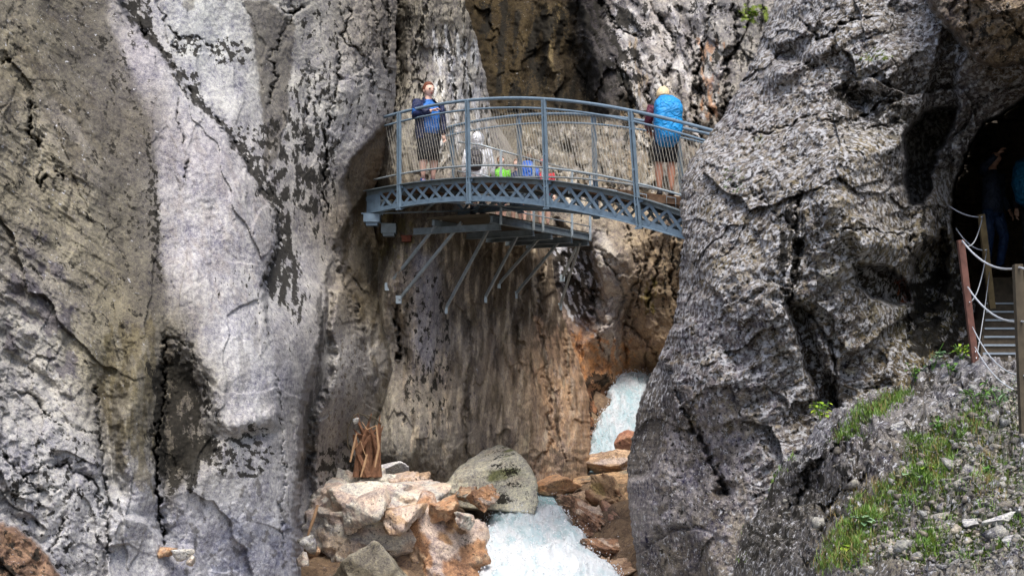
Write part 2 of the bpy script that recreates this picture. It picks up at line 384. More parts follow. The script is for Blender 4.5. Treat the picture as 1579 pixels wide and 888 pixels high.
# painted stains (dark algae bands, black crusts, olive film), darker recesses, some painted shade
s.paint([(62,-900),(62,0),(75,60),(100,150),(150,250),(165,350),(190,444),(230,500),(260,520),(255,440),(245,360),(244,300),(240,240),(222,160),(200,100),(172,40),(165,0),(165,-900)], (84,80,72), 8, .75)
s.blotch([(0,0),(80,0),(140,120),(170,260),(170,330),(60,260),(0,160)], (78,72,60), 26, 60, .0, 20, .6, .3, 3, ang=-35)
s.blotch([(0,0),(240,0),(250,440),(200,560),(0,440)], (62,56,48), 14, 30, .12, 20, .6, .15, 4, ang=-30)
s.blotch([(170,60),(230,200),(248,330),(246,440),(232,440),(225,200)], (70,64,60), 7, 9, -.15, 8, .8, .1, 44)
s.paint([(376,0),(412,0),(448,30),(455,60),(450,120),(440,190),(428,240),(405,260),(404,160),(396,90)], (92,88,82), 3, .85)
s.paint([(283,0),(302,0),(300,16),(288,20),(280,10)], (118,116,110), 2, .8)
s.blotch([(210,0),(232,0),(245,60),(270,120),(310,160),(300,165),(255,95),(215,45)], (38,34,28), 11, 18, -.12, 4, .95, .06, 5, ang=-40)
s.blotch([(a-1,b+0) for a,b in D1[1:]] + [(418,455),(445,440),(452,380),(445,345),(425,292),(402,262),(372,215),(330,172),(305,135),(285,112),(262,84),(232,46),(206,0)], (34,31,27), 9, 16, -.16, 3, .95, .06, 51, ang=-45)
s.blotch([(265,55),(300,52),(325,70),(300,85),(262,80)], (36,32,27), 9, 7, -.02, 4, .95, .04, 6)
s.blotch([(322,60),(345,55),(388,70),(390,100),(350,105),(320,95)], (34,31,27), 9, 9, .0, 6, .95, .04, 7)
s.blotch([(290,95),(312,115),(310,150),(298,140)], (40,35,28), 8, 14, -.1, 4, .9, .05, 8)
s.blotch([(345,195),(400,190),(420,250),(425,330),(405,300),(380,250)], (34,31,27), 10, 12, -.0, 22, .95, .04, 9)
s.blotch([(395,190),(440,170),(520,190),(520,300),(490,330),(440,345),(425,320),(400,260)], (40,35,30), 13, 26, .0, 22, .95, .05, 10)
s.blotch([(425,320),(450,330),(470,430),(460,500),(430,470),(400,450),(430,400)], (44,40,34), 9, 32, -.03, 8, .95, .05, 11)
s.blotch([(440,100),(520,90),(530,340),(500,400),(450,350)], (52,47,42), 7, 26, .14, 12, .9, .06, 12)
s.blotch([(300,420),(480,380),(500,520),(440,560),(360,500)], (60,58,56), 5, 14, .3, 12, .85, .05, 13)
s.blotch([(320,690),(360,660),(400,650),(430,700),(400,740),(340,735)], (56,52,44), 14, 9, .02, 6, .85, .06, 14)  # shade below the bulges, painted dark into the rock
s.blotch([(240,560),(280,540),(320,620),(335,700),(300,740),(262,770),(236,720)], (60,54,42), 18, 40, -.3, 14, .8, .2, 15)
s.paint([(252,535),(262,530),(300,600),(322,660),(318,700),(290,720),(262,790),(250,780),(244,740),(240,690)], (70,62,50), 10, .55)  # hollow of the scoop coloured darker
s.blotch([(150,620),(150,520),(200,480),(250,500),(240,690),(250,760),(190,760)], (84,76,54), 16, 50, -.1, 12, .6, .2, 16)
s.blotch([(0,420),(60,330),(110,440),(130,560),(110,640),(60,520),(0,560)], (82,78,84), 22, 34, -.02, 14, .75, .14, 17, ang=-20)
s.blotch([(0,680),(160,640),(170,888),(0,888)], (70,66,56), 16, 16, .14, 12, .8, .08, 18)
s.blotch([(230,740),(460,700),(456,888),(230,888)], (90,88,86), 14, 20, .18, 12, .7, .1, 19)
s.blotch([(340,780),(456,800),(456,888),(320,888)], (112,116,134), 16, 20, .0, 12, .6, .2, 20, ang=-30)
s.paint([(-20,796),(30,815),(70,850),(95,888),(95,1300),(-60,1300)], (128,98,74), 4, .9)
s.blotch([(-20,800),(70,850),(95,900),(-20,900)], (72,58,46), 16, 8, .05, 4, .8, .2, 20, ang=38)
s.blotch([(-20,840),(30,888),(-20,900)], (40,36,30), 12, 8, -.2, 4, .8, .1, 21)
s.blotch([(510,380),(560,290),(620,190),(620,470),(560,520)], (72,62,44), 12, 34, -.05, 8, .7, .2, 22, ang=20)
s.paint([(605,186),(585,205),(562,222),(540,248),(531,280),(545,330),(548,370),(560,330),(590,250),(612,240)], (88,76,58), 3, .8)  # brown rock of the hollow, with its shade painted into the colour
s.blotch([(440,0),(612,0),(612,190),(540,230),(480,150)], (62,56,48), 8, 18, .2, 10, .85, .07, 23, ang=10)
s.blotch([(490,440),(505,600),(480,740),(460,740),(470,640),(490,560)], (74,72,70), 10, 50, -.3, 6, .8, .2, 24)  # recess strip coloured dark grey
s.blotch([(485,690),(545,680),(560,740),(485,750)], (48,44,36), 13, 13, -.02, 6, .85, .06, 25)  # dark opening at the foot of the rib
s.blotch([(512,500),(575,520),(575,740),(490,740)], (88,78,66), 5, 9, .22, 10, .8, .06, 26)
s.blotch([(575,440),(615,440),(612,740),(575,740)], (80,70,52), 9, 30, -.02, 6, .6, .15, 27)
s.blotch([(370,470),(450,480),(455,700),(400,740),(330,640)], (120,118,118), 20, 60, .0, 20, .5, .2, 28)
s.blotch([(250,150),(420,300),(430,420),(300,520),(250,400)], (138,132,130), 12, 34, .0, 20, .5, .2, 29, ang=-20)
s.col = s.col*np.array([1.0,.99,.965])
# round the right-hand edge away from the viewer and give the cliff its thickness
e = (edgeL[:,None] - PX)*23/F; rr = np.clip(1-e/.45, 0, 1); s.Y += .5*(1-np.sqrt(1-rr**2*.99))
n = 6
for nm in ('px','py','Y','lich','rough','wet','dark'):
    A = getattr(s, nm); setattr(s, nm, np.concatenate([A, np.repeat(A[:, -1:], n, 1)], 1))
s.col = np.concatenate([s.col, np.repeat(s.col[:, -1:], n, 1)], 1)
for k in range(n): s.px[:, -n+k] -= 2*(k+1); s.Y[:, -n+k] += .5*(k+1)
tag(s.build('cliff_left', M_slab), kind='structure')

# ---- gorge wall under and behind the bridge
ys = axis(-900, 1300, -8, 760, 1.5, 30)
edgeG = np.interp(ys, [-900,0,60,120,180,230,290,380,449,480,525,571,610,663,700,740,1300],[700,716,735,748,760,790,815,848,858,866,881,896,908,911,909,905,900])
edgeG = edgeG + 3*perlin(ys/26, ys*0, 13) + 1.5*perlin(ys/6, ys*0, 14)
w = axis(0, 1, 0, 1, .0042, 1); w = w[w <= 1.0001]
PX = 556 + w[None,:]*(edgeG[:,None]-556); PY = np.repeat(ys[:,None], len(w), 1)
s = Sheet(PX, PY, [(520,0,29),(520,400,29),(520,800,28.5),(560,0,27.6),(560,300,26.8),(565,560,26.6),(560,750,26.2),(610,0,26.2),(610,200,25.6),(600,440,25.45),(615,462,25.55),(686,478,26.2),(747,461,26.8),(794,455,27.4),(863,473,28.3),
   (680,340,25.5),(725,350,26.1),(793,350,27.3),(823,350,28.2),(690,100,27),(750,200,27.8),(600,700,24.8),(700,710,26),(800,710,27.2),(905,700,28.4),(900,600,28.6),(600,-900,30),(800,-900,33),(600,1300,22),(900,1300,26)], 61)
G_SHEET_Y = lambda px, py: float(G_interp(px, py))
s.basecol([(600,60,(73,67,57)),(630,40,(86,80,68)),(660,60,(135,131,122)),(690,120,(158,155,150)),(640,200,(114,110,100)),(700,220,(137,131,122)),(740,230,(133,127,118)),(700,30,(113,107,95)),(620,120,(94,86,71)),
  (570,400,(105,96,76)),(590,480,(121,111,95)),(640,420,(123,114,104)),(660,440,(135,130,132)),(650,520,(128,123,118)),(700,440,(89,80,65)),(760,450,(92,80,65)),(820,430,(92,78,63)),(850,470,(85,74,62)),
  (640,640,(112,106,96)),(700,600,(106,97,85)),(760,540,(114,101,86)),(800,620,(118,108,92)),(840,560,(135,112,88)),(870,600,(156,125,96)),(890,660,(166,140,116)),(780,690,(123,112,100)),(700,690,(107,101,92)),
  (630,700,(100,97,89)),(860,680,(142,125,107)),(740,380,(81,71,58)),(600,320,(85,76,60)),(800,300,(113,105,93))])
u, v = s.u, s.v
s.bump(665,470,40,120,5,.35); s.bump(720,600,40,150,4,.35); s.bump(800,650,50,120,-3,.4); s.bump(700,150,45,170,8,.5); s.bump(590,480,18,180,5,.35); s.bump(880,640,24,80,-10,.3)
s.crack([(611,-100),(612,40),(608,130),(600,190)], 6, .8, .6)
s.crack([(612,466),(611,520),(614,552)], 5, .6, .8)
for c in ([(720,480),(726,560),(716,640),(722,700)],[(752,380),(760,430),(756,500),(765,560)],[(836,400),(828,470),(840,540),(850,600),(846,690)],
   [(870,520),(878,600),(885,640)],[(810,440),(800,520),(806,590)],[(660,0),(640,90),(650,150)],[(690,60),(700,160),(680,250)],[(715,60),(725,150),(720,260)]):
    s.crack(c, 4, .18, .08)
s.Y -= .42*fbm(u/.9+.3*fbm(u,v/3,2,3), v/3.2, 4, 71) + .07*ridged(u/.6+.7*fbm(u*1.2,v/1.6,3,5), v/2.0, 4, 72)
f1,f2,fac,rnd = cells((u+.2*fbm(u*2,v,3,8))/.30,(v+.2*fbm(u*2+4,v,3,9))/.8,73)
s.Y -= .09*fac + .045*fbm(u*5, v*2.4, 5, 74) + .02*fbm(u*20,v*12,3,75)
s.Y -= .10*fbm(u*1.8, v*1.1, 5, 76)*sstep(600,700,s.py)
s.rough[:] = .45; s.lich[:] = .12; s.col = np.clip(s.col*1.3,0,1)
s.blotch([(520,0),(660,0),(650,60),(640,170),(600,300),(520,300)], (50,44,34), 12, 40, .08, 10, .7, .15, 1)
s.blotch([(620,0),(760,0),(790,280),(640,280)], (60,54,42), 7, 26, .16, 10, .85, .1, 2, ang=8)
s.blotch([(660,40),(740,40),(760,250),(680,250)], (192,191,188), 9, 34, -.02, 12, .85, .15, 3)
s.paint([(540,340),(870,340),(880,470),(800,520),(700,500),(640,480),(600,400)], (85,76,62), 14, .4); s.blotch([(540,340),(870,340),(905,560),(905,700),(620,700),(600,400)], (72,62,48), 14, 60, .02, 10, .6, .25, 4, ang=4)
s.blotch([(540,340),(870,340),(905,560),(905,700),(620,700),(600,400)], (180,165,143), 9, 60, .04, 10, .6, .25, 5, ang=4)
s.paint([(640,385),(672,400),(682,460),(668,560),(648,580),(634,470)], (135,132,135), 8, .7)
s.blotch([(612,400),(700,440),(700,600),(620,640)], (44,38,30), 9, 14, .14, 8, .8, .07, 6)
s.blotch([(620,540),(700,560),(690,680),(620,660)], (52,45,36), 8, 22, .12, 8, .8, .08, 7)
s.blotch([(560,380),(610,400),(610,700),(580,700),(570,520)], (155,148,134), 7, 24, .02, 6, .7, .1, 8)
s.blotch([(760,400),(860,380),(880,540),(790,560)], (74,62,48), 20, 60, .0, 14, .6, .2, 9)
s.blotch([(820,480),(905,520),(915,700),(840,700)], (195,161,128), 9, 40, -.05, 10, .7, .2, 10, ang=-6)
s.blotch([(540,280),(640,340),(640,400),(560,420)], (109,100,64), 12, 20, .0, 8, .6, .15, 11)
s.blotch([(840,560),(915,560),(915,720),(860,720)], (203,180,157), 7, 26, .1, 6, .6, .15, 12)
s.blotch([(600,690),(905,690),(905,730),(600,730)], (81,72,61), 12, 10, -.1, 8, .6, .2, 13)
# footing widens toward the stream
s.Y -= .1*sstep(640, 740, s.py)*sstep(600,700,s.px)
G_px, G_py, G_Y = s.px.copy(), s.py.copy(), None
e = (edgeG[:,None] - PX)*27/F; rr = np.clip(1-e/.5, 0, 1); s.Y += .5*(1-np.sqrt(1-rr**2*.99))
G_Y = s.Y.copy()
def G_interp(px, py):
    d = (G_px-px)**2 + (G_py-py)**2; return G_Y.ravel()[np.argmin(d)]
n = 6
for nm in ('px','py','Y','lich','rough','wet','dark'):
    A = getattr(s, nm); setattr(s, nm, np.concatenate([A, np.repeat(A[:, -1:], n, 1)], 1))
s.col = np.concatenate([s.col, np.repeat(s.col[:, -1:], n, 1)], 1)
for k in range(n): s.px[:, -n+k] -= 3*(k+1); s.Y[:, -n+k] += .8*(k+1)
tag(s.build('cliff_middle', M_wall), kind='structure')

# ---- back wall, with the dark cleft
ys = axis(-1100, 1300, -8, 720, 1.6, 30); xs = axis(640, 1700, 690, 1220, 1.6, 30)
PX, PY = np.meshgrid(xs, ys)
s = Sheet(PX, PY, [(640,0,37),(720,200,35),(800,0,38),(820,260,34),(900,200,35),(1000,100,35.5),(1100,0,35.5),(1200,0,34.5),(1150,200,33),(1080,300,33.5),(900,400,32.6),(960,450,33.6),(1000,545,34.6),
   (935,565,34.2),(960,600,34.8),(990,575,34.8),(860,600,31),(860,700,30),(1050,500,33),(1250,500,30),(1000,700,33),(640,-1100,42),(1200,-1100,40),(1700,0,26),(1700,700,26),(1000,1300,30)], 81)
s.basecol([(760,60,(60,50,32)),(800,120,(48,40,26)),(850,60,(90,76,48)),(880,40,(52,48,46)),(880,140,(48,44,40)),(900,220,(120,112,98)),(820,230,(104,96,80)),(950,90,(150,146,146)),(1000,100,(150,144,138)),
  (1050,60,(158,152,148)),(1080,200,(140,130,118)),(1120,120,(150,144,138)),(1160,60,(130,126,120)),(1100,20,(120,118,116)),(980,200,(140,128,108)),(940,260,(120,110,94)),(860,270,(112,104,92)),(1040,250,(110,102,90)),
  (1150,160,(100,96,84)),(880,420,(52,48,44)),(900,480,(90,86,82)),(930,500,(190,186,182)),(940,380,(160,152,138)),(960,420,(164,156,148)),(980,380,(150,132,104)),(1000,400,(142,116,84)),(1010,460,(118,98,60)),
  (1040,440,(110,98,84)),(1030,400,(90,80,64)),(1000,510,(150,136,116)),(1030,540,(150,126,98)),(960,540,(160,128,88)),(930,560,(180,130,82)),(900,540,(160,110,66)),(890,620,(150,92,60)),(960,570,(176,150,122)),
  (920,620,(120,84,66)),(900,700,(170,130,96))])
u, v = s.u, s.v
s.step([(716,-900),(716,0),(735,60),(752,120),(770,180),(830,188),(880,195),(925,178),(922,140),(905,90),(888,50),(886,0),(886,-900)], 2.6, 14)
s.bump(850,60,16,100,-8,1.1); s.bump(800,80,14,90,5,.5); s.bump(870,200,60,30,0,.5)
for c in ([(1100,-40),(1092,60),(1075,110),(1085,150),(1100,180)],[(1130,0),(1135,60),(1120,110),(1118,160),(1105,210)],[(1000,0),(1040,60),(1030,120)],[(1060,60),(1075,100),(1066,170)],[(960,120),(975,170),(960,230)],
   [(930,0),(950,40),(990,60)],[(1075,110),(1075,180),(1085,240)],[(1150,40),(1130,90),(1110,120)],[(1000,130),(1010,200),(1000,260)],[(925,240),(940,300)],[(1040,180),(1060,220)]):
    s.crack(c, 4, .5, .6)
for c in ([(912,380),(935,400),(955,420),(965,450),(950,480),(940,500)],[(960,350),(975,385),(985,420),(970,470),(962,520),(965,560)],[(1005,350),(1000,400),(985,450),(975,500)],[(1040,370),(1035,430),(1045,470)],
   [(960,500),(985,515),(1012,545),(1020,565)],[(900,400),(912,460),(925,500),(930,540)],[(940,545),(935,570)],[(1020,370),(1012,420),(1000,470)]):
    s.crack(c, 3.5, .4, .45)
s.step([(860,340),(905,375),(925,430),(935,500),(900,520),(868,480),(850,380)], .6, 8)
s.bump(930,500,16,50,-15,.6); s.bump(955,400,26,46,-10,.6); s.bump(1000,460,24,80,0,.3); s.bump(1010,540,30,25,20,.6); s.bump(890,620,22,60,-30,.9); s.bump(925,585,22,12,-10,.5)
s.Y -= .65*fbm(u/2.2, v/4, 4, 91) + .25*ridged(u/1.1+.4*fbm(u,v,3,5), v/2.6, 4, 92)
f1,f2,fac,rnd = cells((u+.3*fbm(u*1.5,v*1.5,3,8))/.75,(v+.3*fbm(u*1.5+4,v*1.5,3,9))/1.3,93)
s.Y -= .40*fac
f1,f2,fac,rnd = cells((u+.1*fbm(u*3,v*3,3,8))/.3,(v+.1*fbm(u*3+4,v*3,3,9))/.42,97)
s.Y -= .10*fac + .06*fbm(u*4, v*3, 5, 94) + .02*fbm(u*16,v*14,3,95)
s.rough[:] = .5; s.lich[:] = .2
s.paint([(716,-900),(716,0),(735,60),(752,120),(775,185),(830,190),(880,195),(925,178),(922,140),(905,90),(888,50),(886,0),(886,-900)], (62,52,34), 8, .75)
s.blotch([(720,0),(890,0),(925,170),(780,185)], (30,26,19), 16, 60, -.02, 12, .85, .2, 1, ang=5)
s.blotch([(836,0),(868,0),(862,60),(858,130),(838,120)], (128,112,80), 10, 44, -.02, 8, .7, .2, 2, ang=6)
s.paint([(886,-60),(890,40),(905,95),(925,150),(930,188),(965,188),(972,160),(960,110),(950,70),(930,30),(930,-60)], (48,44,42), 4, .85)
s.blotch([(880,0),(1000,0),(980,200),(900,200)], (44,40,37), 14, 30, -.04, 14, .9, .07, 3, ang=-25)
s.blotch([(940,20),(1100,0),(1090,240),(960,240)], (52,47,42), 8, 20, .14, 14, .9, .07, 4, ang=-20); s.blotch([(930,0),(1130,0),(1110,220),(980,240)], (190,186,182), 16, 26, .0, 14, .7, .2, 44, ang=-20)
s.blotch([(960,60),(1000,60),(1010,280),(960,280)], (150,128,96), 8, 70, -.02, 10, .6, .2, 5)
s.blotch([(1075,60),(1115,60),(1110,210),(1080,210)], (168,124,88), 10, 30, .03, 8, .7, .15, 6)
s.blotch([(1060,0),(1220,0),(1140,200),(1080,240)], (52,48,42), 10, 26, .12, 14, .8, .1, 7)
s.blotch([(1135,15),(1180,0),(1185,30),(1148,42)], (96,112,34), 12, 8, -.15, 5, .9, .15, 8)
s.blotch([(800,180),(1060,180),(1080,330),(800,330)], (66,58,46), 8, 20, .16, 14, .7, .12, 9)
s.blotch([(790,190),(1060,190),(1080,330),(800,330)], (172,166,156), 8, 16, .04, 14, .7, .15, 10)
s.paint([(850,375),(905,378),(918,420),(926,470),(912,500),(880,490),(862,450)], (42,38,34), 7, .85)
s.blotch([(850,375),(925,378),(940,480),(925,520),(880,510),(862,450)], (178,176,178), 6, 16, .08, 8, .9, .06, 11, ang=-25)
s.paint([(908,350),(930,350),(955,400),(968,440),(955,480),(945,490),(958,520),(950,560),(925,545),(915,480),(928,450),(922,400)], (178,172,164), 7, .6)
s.blotch([(990,440),(1018,410),(1015,480),(995,500)], (96,84,22), 10, 30, -.1, 8, .7, .15, 12)
s.blotch([(1000,360),(1060,360),(1060,530),(1010,500)], (64,56,42), 10, 30, .08, 10, .7, .12, 13)
s.blotch([(870,510),(970,520),(990,580),(900,590)], (198,138,84), 10, 12, -.05, 10, .6, .2, 14)
s.blotch([(905,560),(945,580),(935,640),(905,700),(880,660)], (70,48,46), 12, 16, -.08, 6, .85, .12, 15)
B_SHEET = s
tag(s.build('cliff_back', M_back), kind='structure')
# ---- right cliff with the tunnel mouth
ER = [(-900,1230),(0,1197),(40,1180),(85,1165),(120,1147),(170,1120),(203,1097),(250,1062),(295,1048),(330,1050),(370,1053),(444,1046),(500,1038),(558,1013),(590,998),(625,985),(680,974),(726,966),(805,972),(888,985),(1000,995),(1300,1010)]
ys = axis(-900, 1300, -8, 900, 1.5, 30)
edgeR = np.interp(ys, [a for a,b in ER], [b for a,b in ER]) + 3.2*perlin(ys/24, ys*0, 23) + 2*perlin(ys/7, ys*0, 24) + 1*perlin(ys/3, ys*0, 25)
xs = np.concatenate([np.arange(960, 1590, 1.5), np.arange(1590, 2300, 30)])
k = np.clip((1200-xs[None,:])/(1200-960), -.6, 1)
PX = xs[None,:] + np.clip(1-(xs[None,:]-960)/420, 0, 1)*(edgeR[:,None]-960); PY = np.repeat(ys[:,None], len(xs), 1)
s = Sheet(PX, PY, [(1195,0,19.6),(1300,0,17.8),(1400,0,17.2),(1579,0,16),(1120,170,18.6),(1050,330,17.6),(1046,444,17.3),(1012,560,17.2),(970,726,17.0),(990,888,16.6),(1100,888,15.2),(1200,888,14.9),
  (1100,700,15.8),(1150,500,15.6),(1200,300,15.7),(1300,300,15.2),(1300,480,15.2),(1300,600,15.3),(1400,500,16.2),(1400,380,16.2),(1400,250,16.6),(1450,300,17.4),(1500,150,17),(1579,300,18),(1470,500,17.5),(1579,560,17),
  (1250,650,15.2),(1400,600,15.5),(1195,-900,25),(1579,-900,23),(2300,0,12),(2300,600,12),(2300,1300,12),(1000,1300,15),(1500,1300,14),(1200,760,14.9)], 111)
s.basecol([(1200,60,(120,116,114)),(1250,120,(126,120,116)),(1150,160,(130,124,124)),(1100,260,(124,118,114)),(1180,260,(120,114,108)),(1250,220,(118,112,104)),(1320,100,(116,110,102)),(1400,60,(118,114,112)),(1340,200,(112,108,100)),
  (1360,300,(110,105,100)),(1270,320,(112,106,98)),(1080,360,(118,112,108)),(1150,420,(122,116,110)),(1200,380,(108,102,94)),(1250,440,(118,112,108)),(1340,390,(118,112,98)),(1380,370,(122,114,96)),(1100,520,(126,120,126)),
  (1180,560,(126,121,122)),(1150,640,(128,122,116)),(1060,600,(104,98,104)),(1000,640,(84,80,80)),(1100,700,(128,124,128)),(1160,720,(136,132,136)),(1050,760,(126,122,124)),(1010,780,(124,120,122)),(1050,860,(84,78,72)),(1130,830,(120,114,108)),
  (1240,540,(70,62,50)),(1300,560,(118,110,104)),(1330,620,(112,104,92)),(1380,560,(110,100,80)),(1440,440,(96,90,70)),(1440,500,(60,62,26)),(1470,460,(56,56,28)),(1430,380,(130,120,96)),(1440,330,(112,104,90)),(1480,130,(112,108,116)),
  (1500,190,(98,94,96)),(1450,260,(96,92,90)),(1440,110,(70,66,62)),(1500,50,(104,92,78)),(1560,50,(110,98,84)),(1540,90,(98,86,70)),(1579,20,(116,104,90)),(1490,520,(104,92,76)),(1530,250,(30,28,26)),(1560,350,(22,20,18))], r=45)
u, v = s.u, s.v
s.step([(1430,-900),(1430,0),(1462,38),(1478,62),(1490,78),(1505,92),(1545,102),(1585,104),(2400,130),(2400,-900)], -1.3, 5)
slot = [(1462,38),(1478,52),(1490,76),(1478,100),(1474,130),(1476,166),(1440,175),(1450,200),(1436,250),(1432,296),(1424,312),(1404,318),(1395,300),(1394,250),(1400,205),(1426,160),(1440,110),(1452,60)]
s.step(slot, .35, 8)
s.step([(1395,210),(1420,172),(1474,166),(1462,200),(1440,240),(1433,290),(1420,312),(1402,312),(1395,270)], 1.3, 5)
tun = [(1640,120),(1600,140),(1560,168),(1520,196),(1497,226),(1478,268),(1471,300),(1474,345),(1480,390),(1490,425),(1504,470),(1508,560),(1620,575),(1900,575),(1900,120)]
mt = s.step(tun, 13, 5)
s.step([(1395,-20),(1440,0),(1440,0),(1400,60),(1360,20)], .1, 8)
s.bump(1322,152,30,34,20,-1.0); s.bump(1350,130,40,14,-15,.35); s.bump(1370,95,40,26,-30,.45); s.bump(1250,90,60,14,-30,.35); s.bump(1215,60,50,10,-35,.3)
s.bump(1200,110,18,22,0,.35); s.bump(1215,85,40,12,15,-.4)
s.bump(1290,250,80,60,-40,.4); s.bump(1330,240,70,20,-20,.3); s.bump(1300,330,70,70,0,.35)
s.step([(1320,408),(1340,404),(1376,412),(1396,440),(1400,468),(1380,474),(1345,462),(1322,440)], .9, 5)
s.bump(1360,372,44,24,5,.45); s.bump(1430,350,28,46,0,.4)
s.step([(1405,400),(1430,370),(1458,360),(1462,430),(1450,470),(1412,500),(1403,460)], 1.0, 8)
s.bump(1190,480,50,90,10,.4); s.bump(1110,420,45,110,0,.4); s.bump(1090,600,60,90,20,.5)
s.step([(1217,462),(1240,470),(1262,540),(1290,600),(1295,632),(1262,625),(1240,560),(1222,500)], .5, 8)
s.crack([(1234,300),(1228,350),(1232,400),(1222,440),(1217,470)], 6, .4, .3); s.crack([(1248,482),(1266,510),(1281,540),(1288,580),(1292,625)], 4, .5, .6)
s.crack([(1165,300),(1190,330),(1220,345)], 4, .2, .3); s.crack([(1150,462),(1190,430),(1215,450),(1235,425)], 3.5, .2, .35)
s.crack([(1300,355),(1340,358),(1380,360),(1405,352)], 3, .25, .5); s.crack([(1400,360),(1402,420),(1400,475),(1405,520)], 4, .4, .5)
s.crack([(1232,30),(1262,60),(1300,40),(1345,30)], 4, .3, .4); s.crack([(1196,90),(1220,100),(1250,98)], 4, .4, .4)
s.crack([(1120,200),(1180,205),(1240,180),(1310,185),(1390,150)], 5, .25, .2); s.crack([(1100,300),(1200,260),(1300,205),(1390,190)], 5, .2, .2)
s.crack([(1034,570),(1050,620),(1080,680),(1104,725),(1122,758)], 9, .35, .2); s.bump(1118,756,14,10,0,-.35)
s.step([(1012,552),(1036,575),(1036,640),(1018,700),(1004,730),(960,740),(950,640),(990,560)], .45, 6)
s.step([(996,842),(1012,818),(1035,806),(1060,814),(1082,842),(1100,888),(1100,1300),(990,1300)], .16, 9)
s.crack([(1480,200),(1492,170),(1520,150)],2.5,.2,.5); s.crack([(1462,250),(1470,210),(1490,190),(1510,170)],2.5,.25,.5)
s.crack([(1490,0),(1500,40),(1495,80)],3,.15,.4); s.crack([(1545,10),(1560,30),(1575,60)],3,.15,.4)
q = sstep(1130, 1060, s.px + (s.py-300)*-.2)*0
lowr = sstep(560, 680, s.py)*sstep(1180,1130,s.px)
s.Y -= .34*fbm(u/1.0, v/1.2, 4, 121)*(1-.4*lowr) 
dx_, dy_ = u*.80-v*.60, u*.60+v*.80
f1,f2,fac,rnd = cells((u*.9+v*.4+.35*fbm(u,v,3,18))/1.15,(v*.9-u*.4+.35*fbm(u+4,v,3,19))/.8,119,tilt=.8)
s.Y -= .30*fac*(1-.5*lowr)
s.Y -= .13*ridged(u*.87*1.2+v*.5*1.2+.4*fbm(u,v,3,5), (-u*.5+v*.87)*3.2, 5, 122, gain=.55)*(1-.75*lowr)
f1,f2,fac,rnd = cells((u+.15*fbm(u*2,v*2,3,8))/.42,(v+.15*fbm(u*2+4,v*2,3,9))/.36,123)
s.Y -= (.13*fac)*(1-.7*lowr)
f1,f2,fac,rnd = cells((u+.06*fbm(u*5,v*5,3,8))/.13,(v+.06*fbm(u*5+4,v*5,3,9))/.11,127)
s.Y -= (.045*fac + .012*sstep(0,.3,f2-f1))*(1-.7*lowr)
rm = .35+1.1*sstep(-.15,.25,fbm(u*.9,v*.9,3,130))
s.Y -= rm*.055*ridged(u*3.4+.2*fbm(u*5,v*5,3,6), v*4.2, 5, 124, gain=.62)*(1-.7*lowr) + rm*.04*fbm(u*9,v*9,4,126)*(1-.6*lowr) + .02*fbm(u*26,v*26,3,125)
s.rough = 1 - .55*lowr; s.lich = .80 - .35*lowr; s.col = np.clip(s.col*1.06, 0, 1)
ov = s._m([(1430,-900),(1430,0),(1462,38),(1478,62),(1505,92),(1545,102),(1585,104),(2400,130),(2400,-900)], 5)
s.lich = s.lich*(1-.9*ov)*(1-.6*mt); s.rough = s.rough*(1-.4*ov)
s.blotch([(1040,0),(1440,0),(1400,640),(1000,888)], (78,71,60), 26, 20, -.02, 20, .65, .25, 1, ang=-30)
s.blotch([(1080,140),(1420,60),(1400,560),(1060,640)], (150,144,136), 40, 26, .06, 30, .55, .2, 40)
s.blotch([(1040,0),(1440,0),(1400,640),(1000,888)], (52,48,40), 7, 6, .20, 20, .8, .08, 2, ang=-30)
s.blotch([(1040,200),(1400,200),(1330,640),(1000,700)], (112,100,72), 30, 30, .12, 20, .5, .15, 3)
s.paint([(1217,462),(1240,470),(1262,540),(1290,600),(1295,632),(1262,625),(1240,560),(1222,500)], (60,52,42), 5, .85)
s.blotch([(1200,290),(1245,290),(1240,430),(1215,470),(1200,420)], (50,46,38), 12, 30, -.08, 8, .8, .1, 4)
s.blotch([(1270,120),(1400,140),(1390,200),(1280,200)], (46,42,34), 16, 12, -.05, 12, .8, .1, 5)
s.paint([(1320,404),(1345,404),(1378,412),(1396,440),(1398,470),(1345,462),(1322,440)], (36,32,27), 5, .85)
s.blotch([(1378,425),(1398,430),(1404,470),(1385,470)], (150,84,44), 6, 12, -.05, 4, .8, .08, 6)
s.blotch([(1240,0),(1320,0),(1320,80),(1250,60)], (74,68,58), 16, 10, .0, 10, .6, .15, 7)
s.paint(slot, (70,66,62), 6, .7)  # cleft darkened, its shadow put into the rock colour
s.paint([(1318,86),(1340,76),(1372,80),(1350,90),(1322,96)], (90,104,30), 4, .0)
s.blotch([(1312,90),(1345,72),(1380,84),(1350,98)], (92,108,28), 9, 5, -.12, 4, .9, .1, 8)
s.blotch([(1112,255),(1150,250),(1150,300),(1112,300)], (62,90,34), 6, 5, .1, 6, .85, .1, 9)
s.blotch([(1160,215),(1185,200),(1185,225)], (88,96,30), 6, 6, .0, 4, .8, .1, 10)
s.blotch([(1400,440),(1500,380),(1510,540),(1440,560),(1400,540)], (52,58,16), 22, 16, -.2, 10, .9, .15, 11)
s.blotch([(1400,430),(1480,480),(1440,560),(1400,560)], (136,124,88), 6, 8, .1, 8, .8, .08, 12)
s.blotch([(1040,560),(1200,560),(1180,888),(970,888)], (152,148,156), 24, 30, .04, 14, .6, .2, 13)
s.paint([(1012,552),(1034,575),(1034,640),(1018,700),(1004,730),(960,740),(950,640),(990,560)], (84,80,76), 5, .7)
s.blotch([(1030,570),(1060,600),(1130,760),(1110,780),(1060,690),(1034,640)], (80,74,70), 20, 26, -.1, 8, .7, .15, 14)  # shade line along the groove, painted into the colour
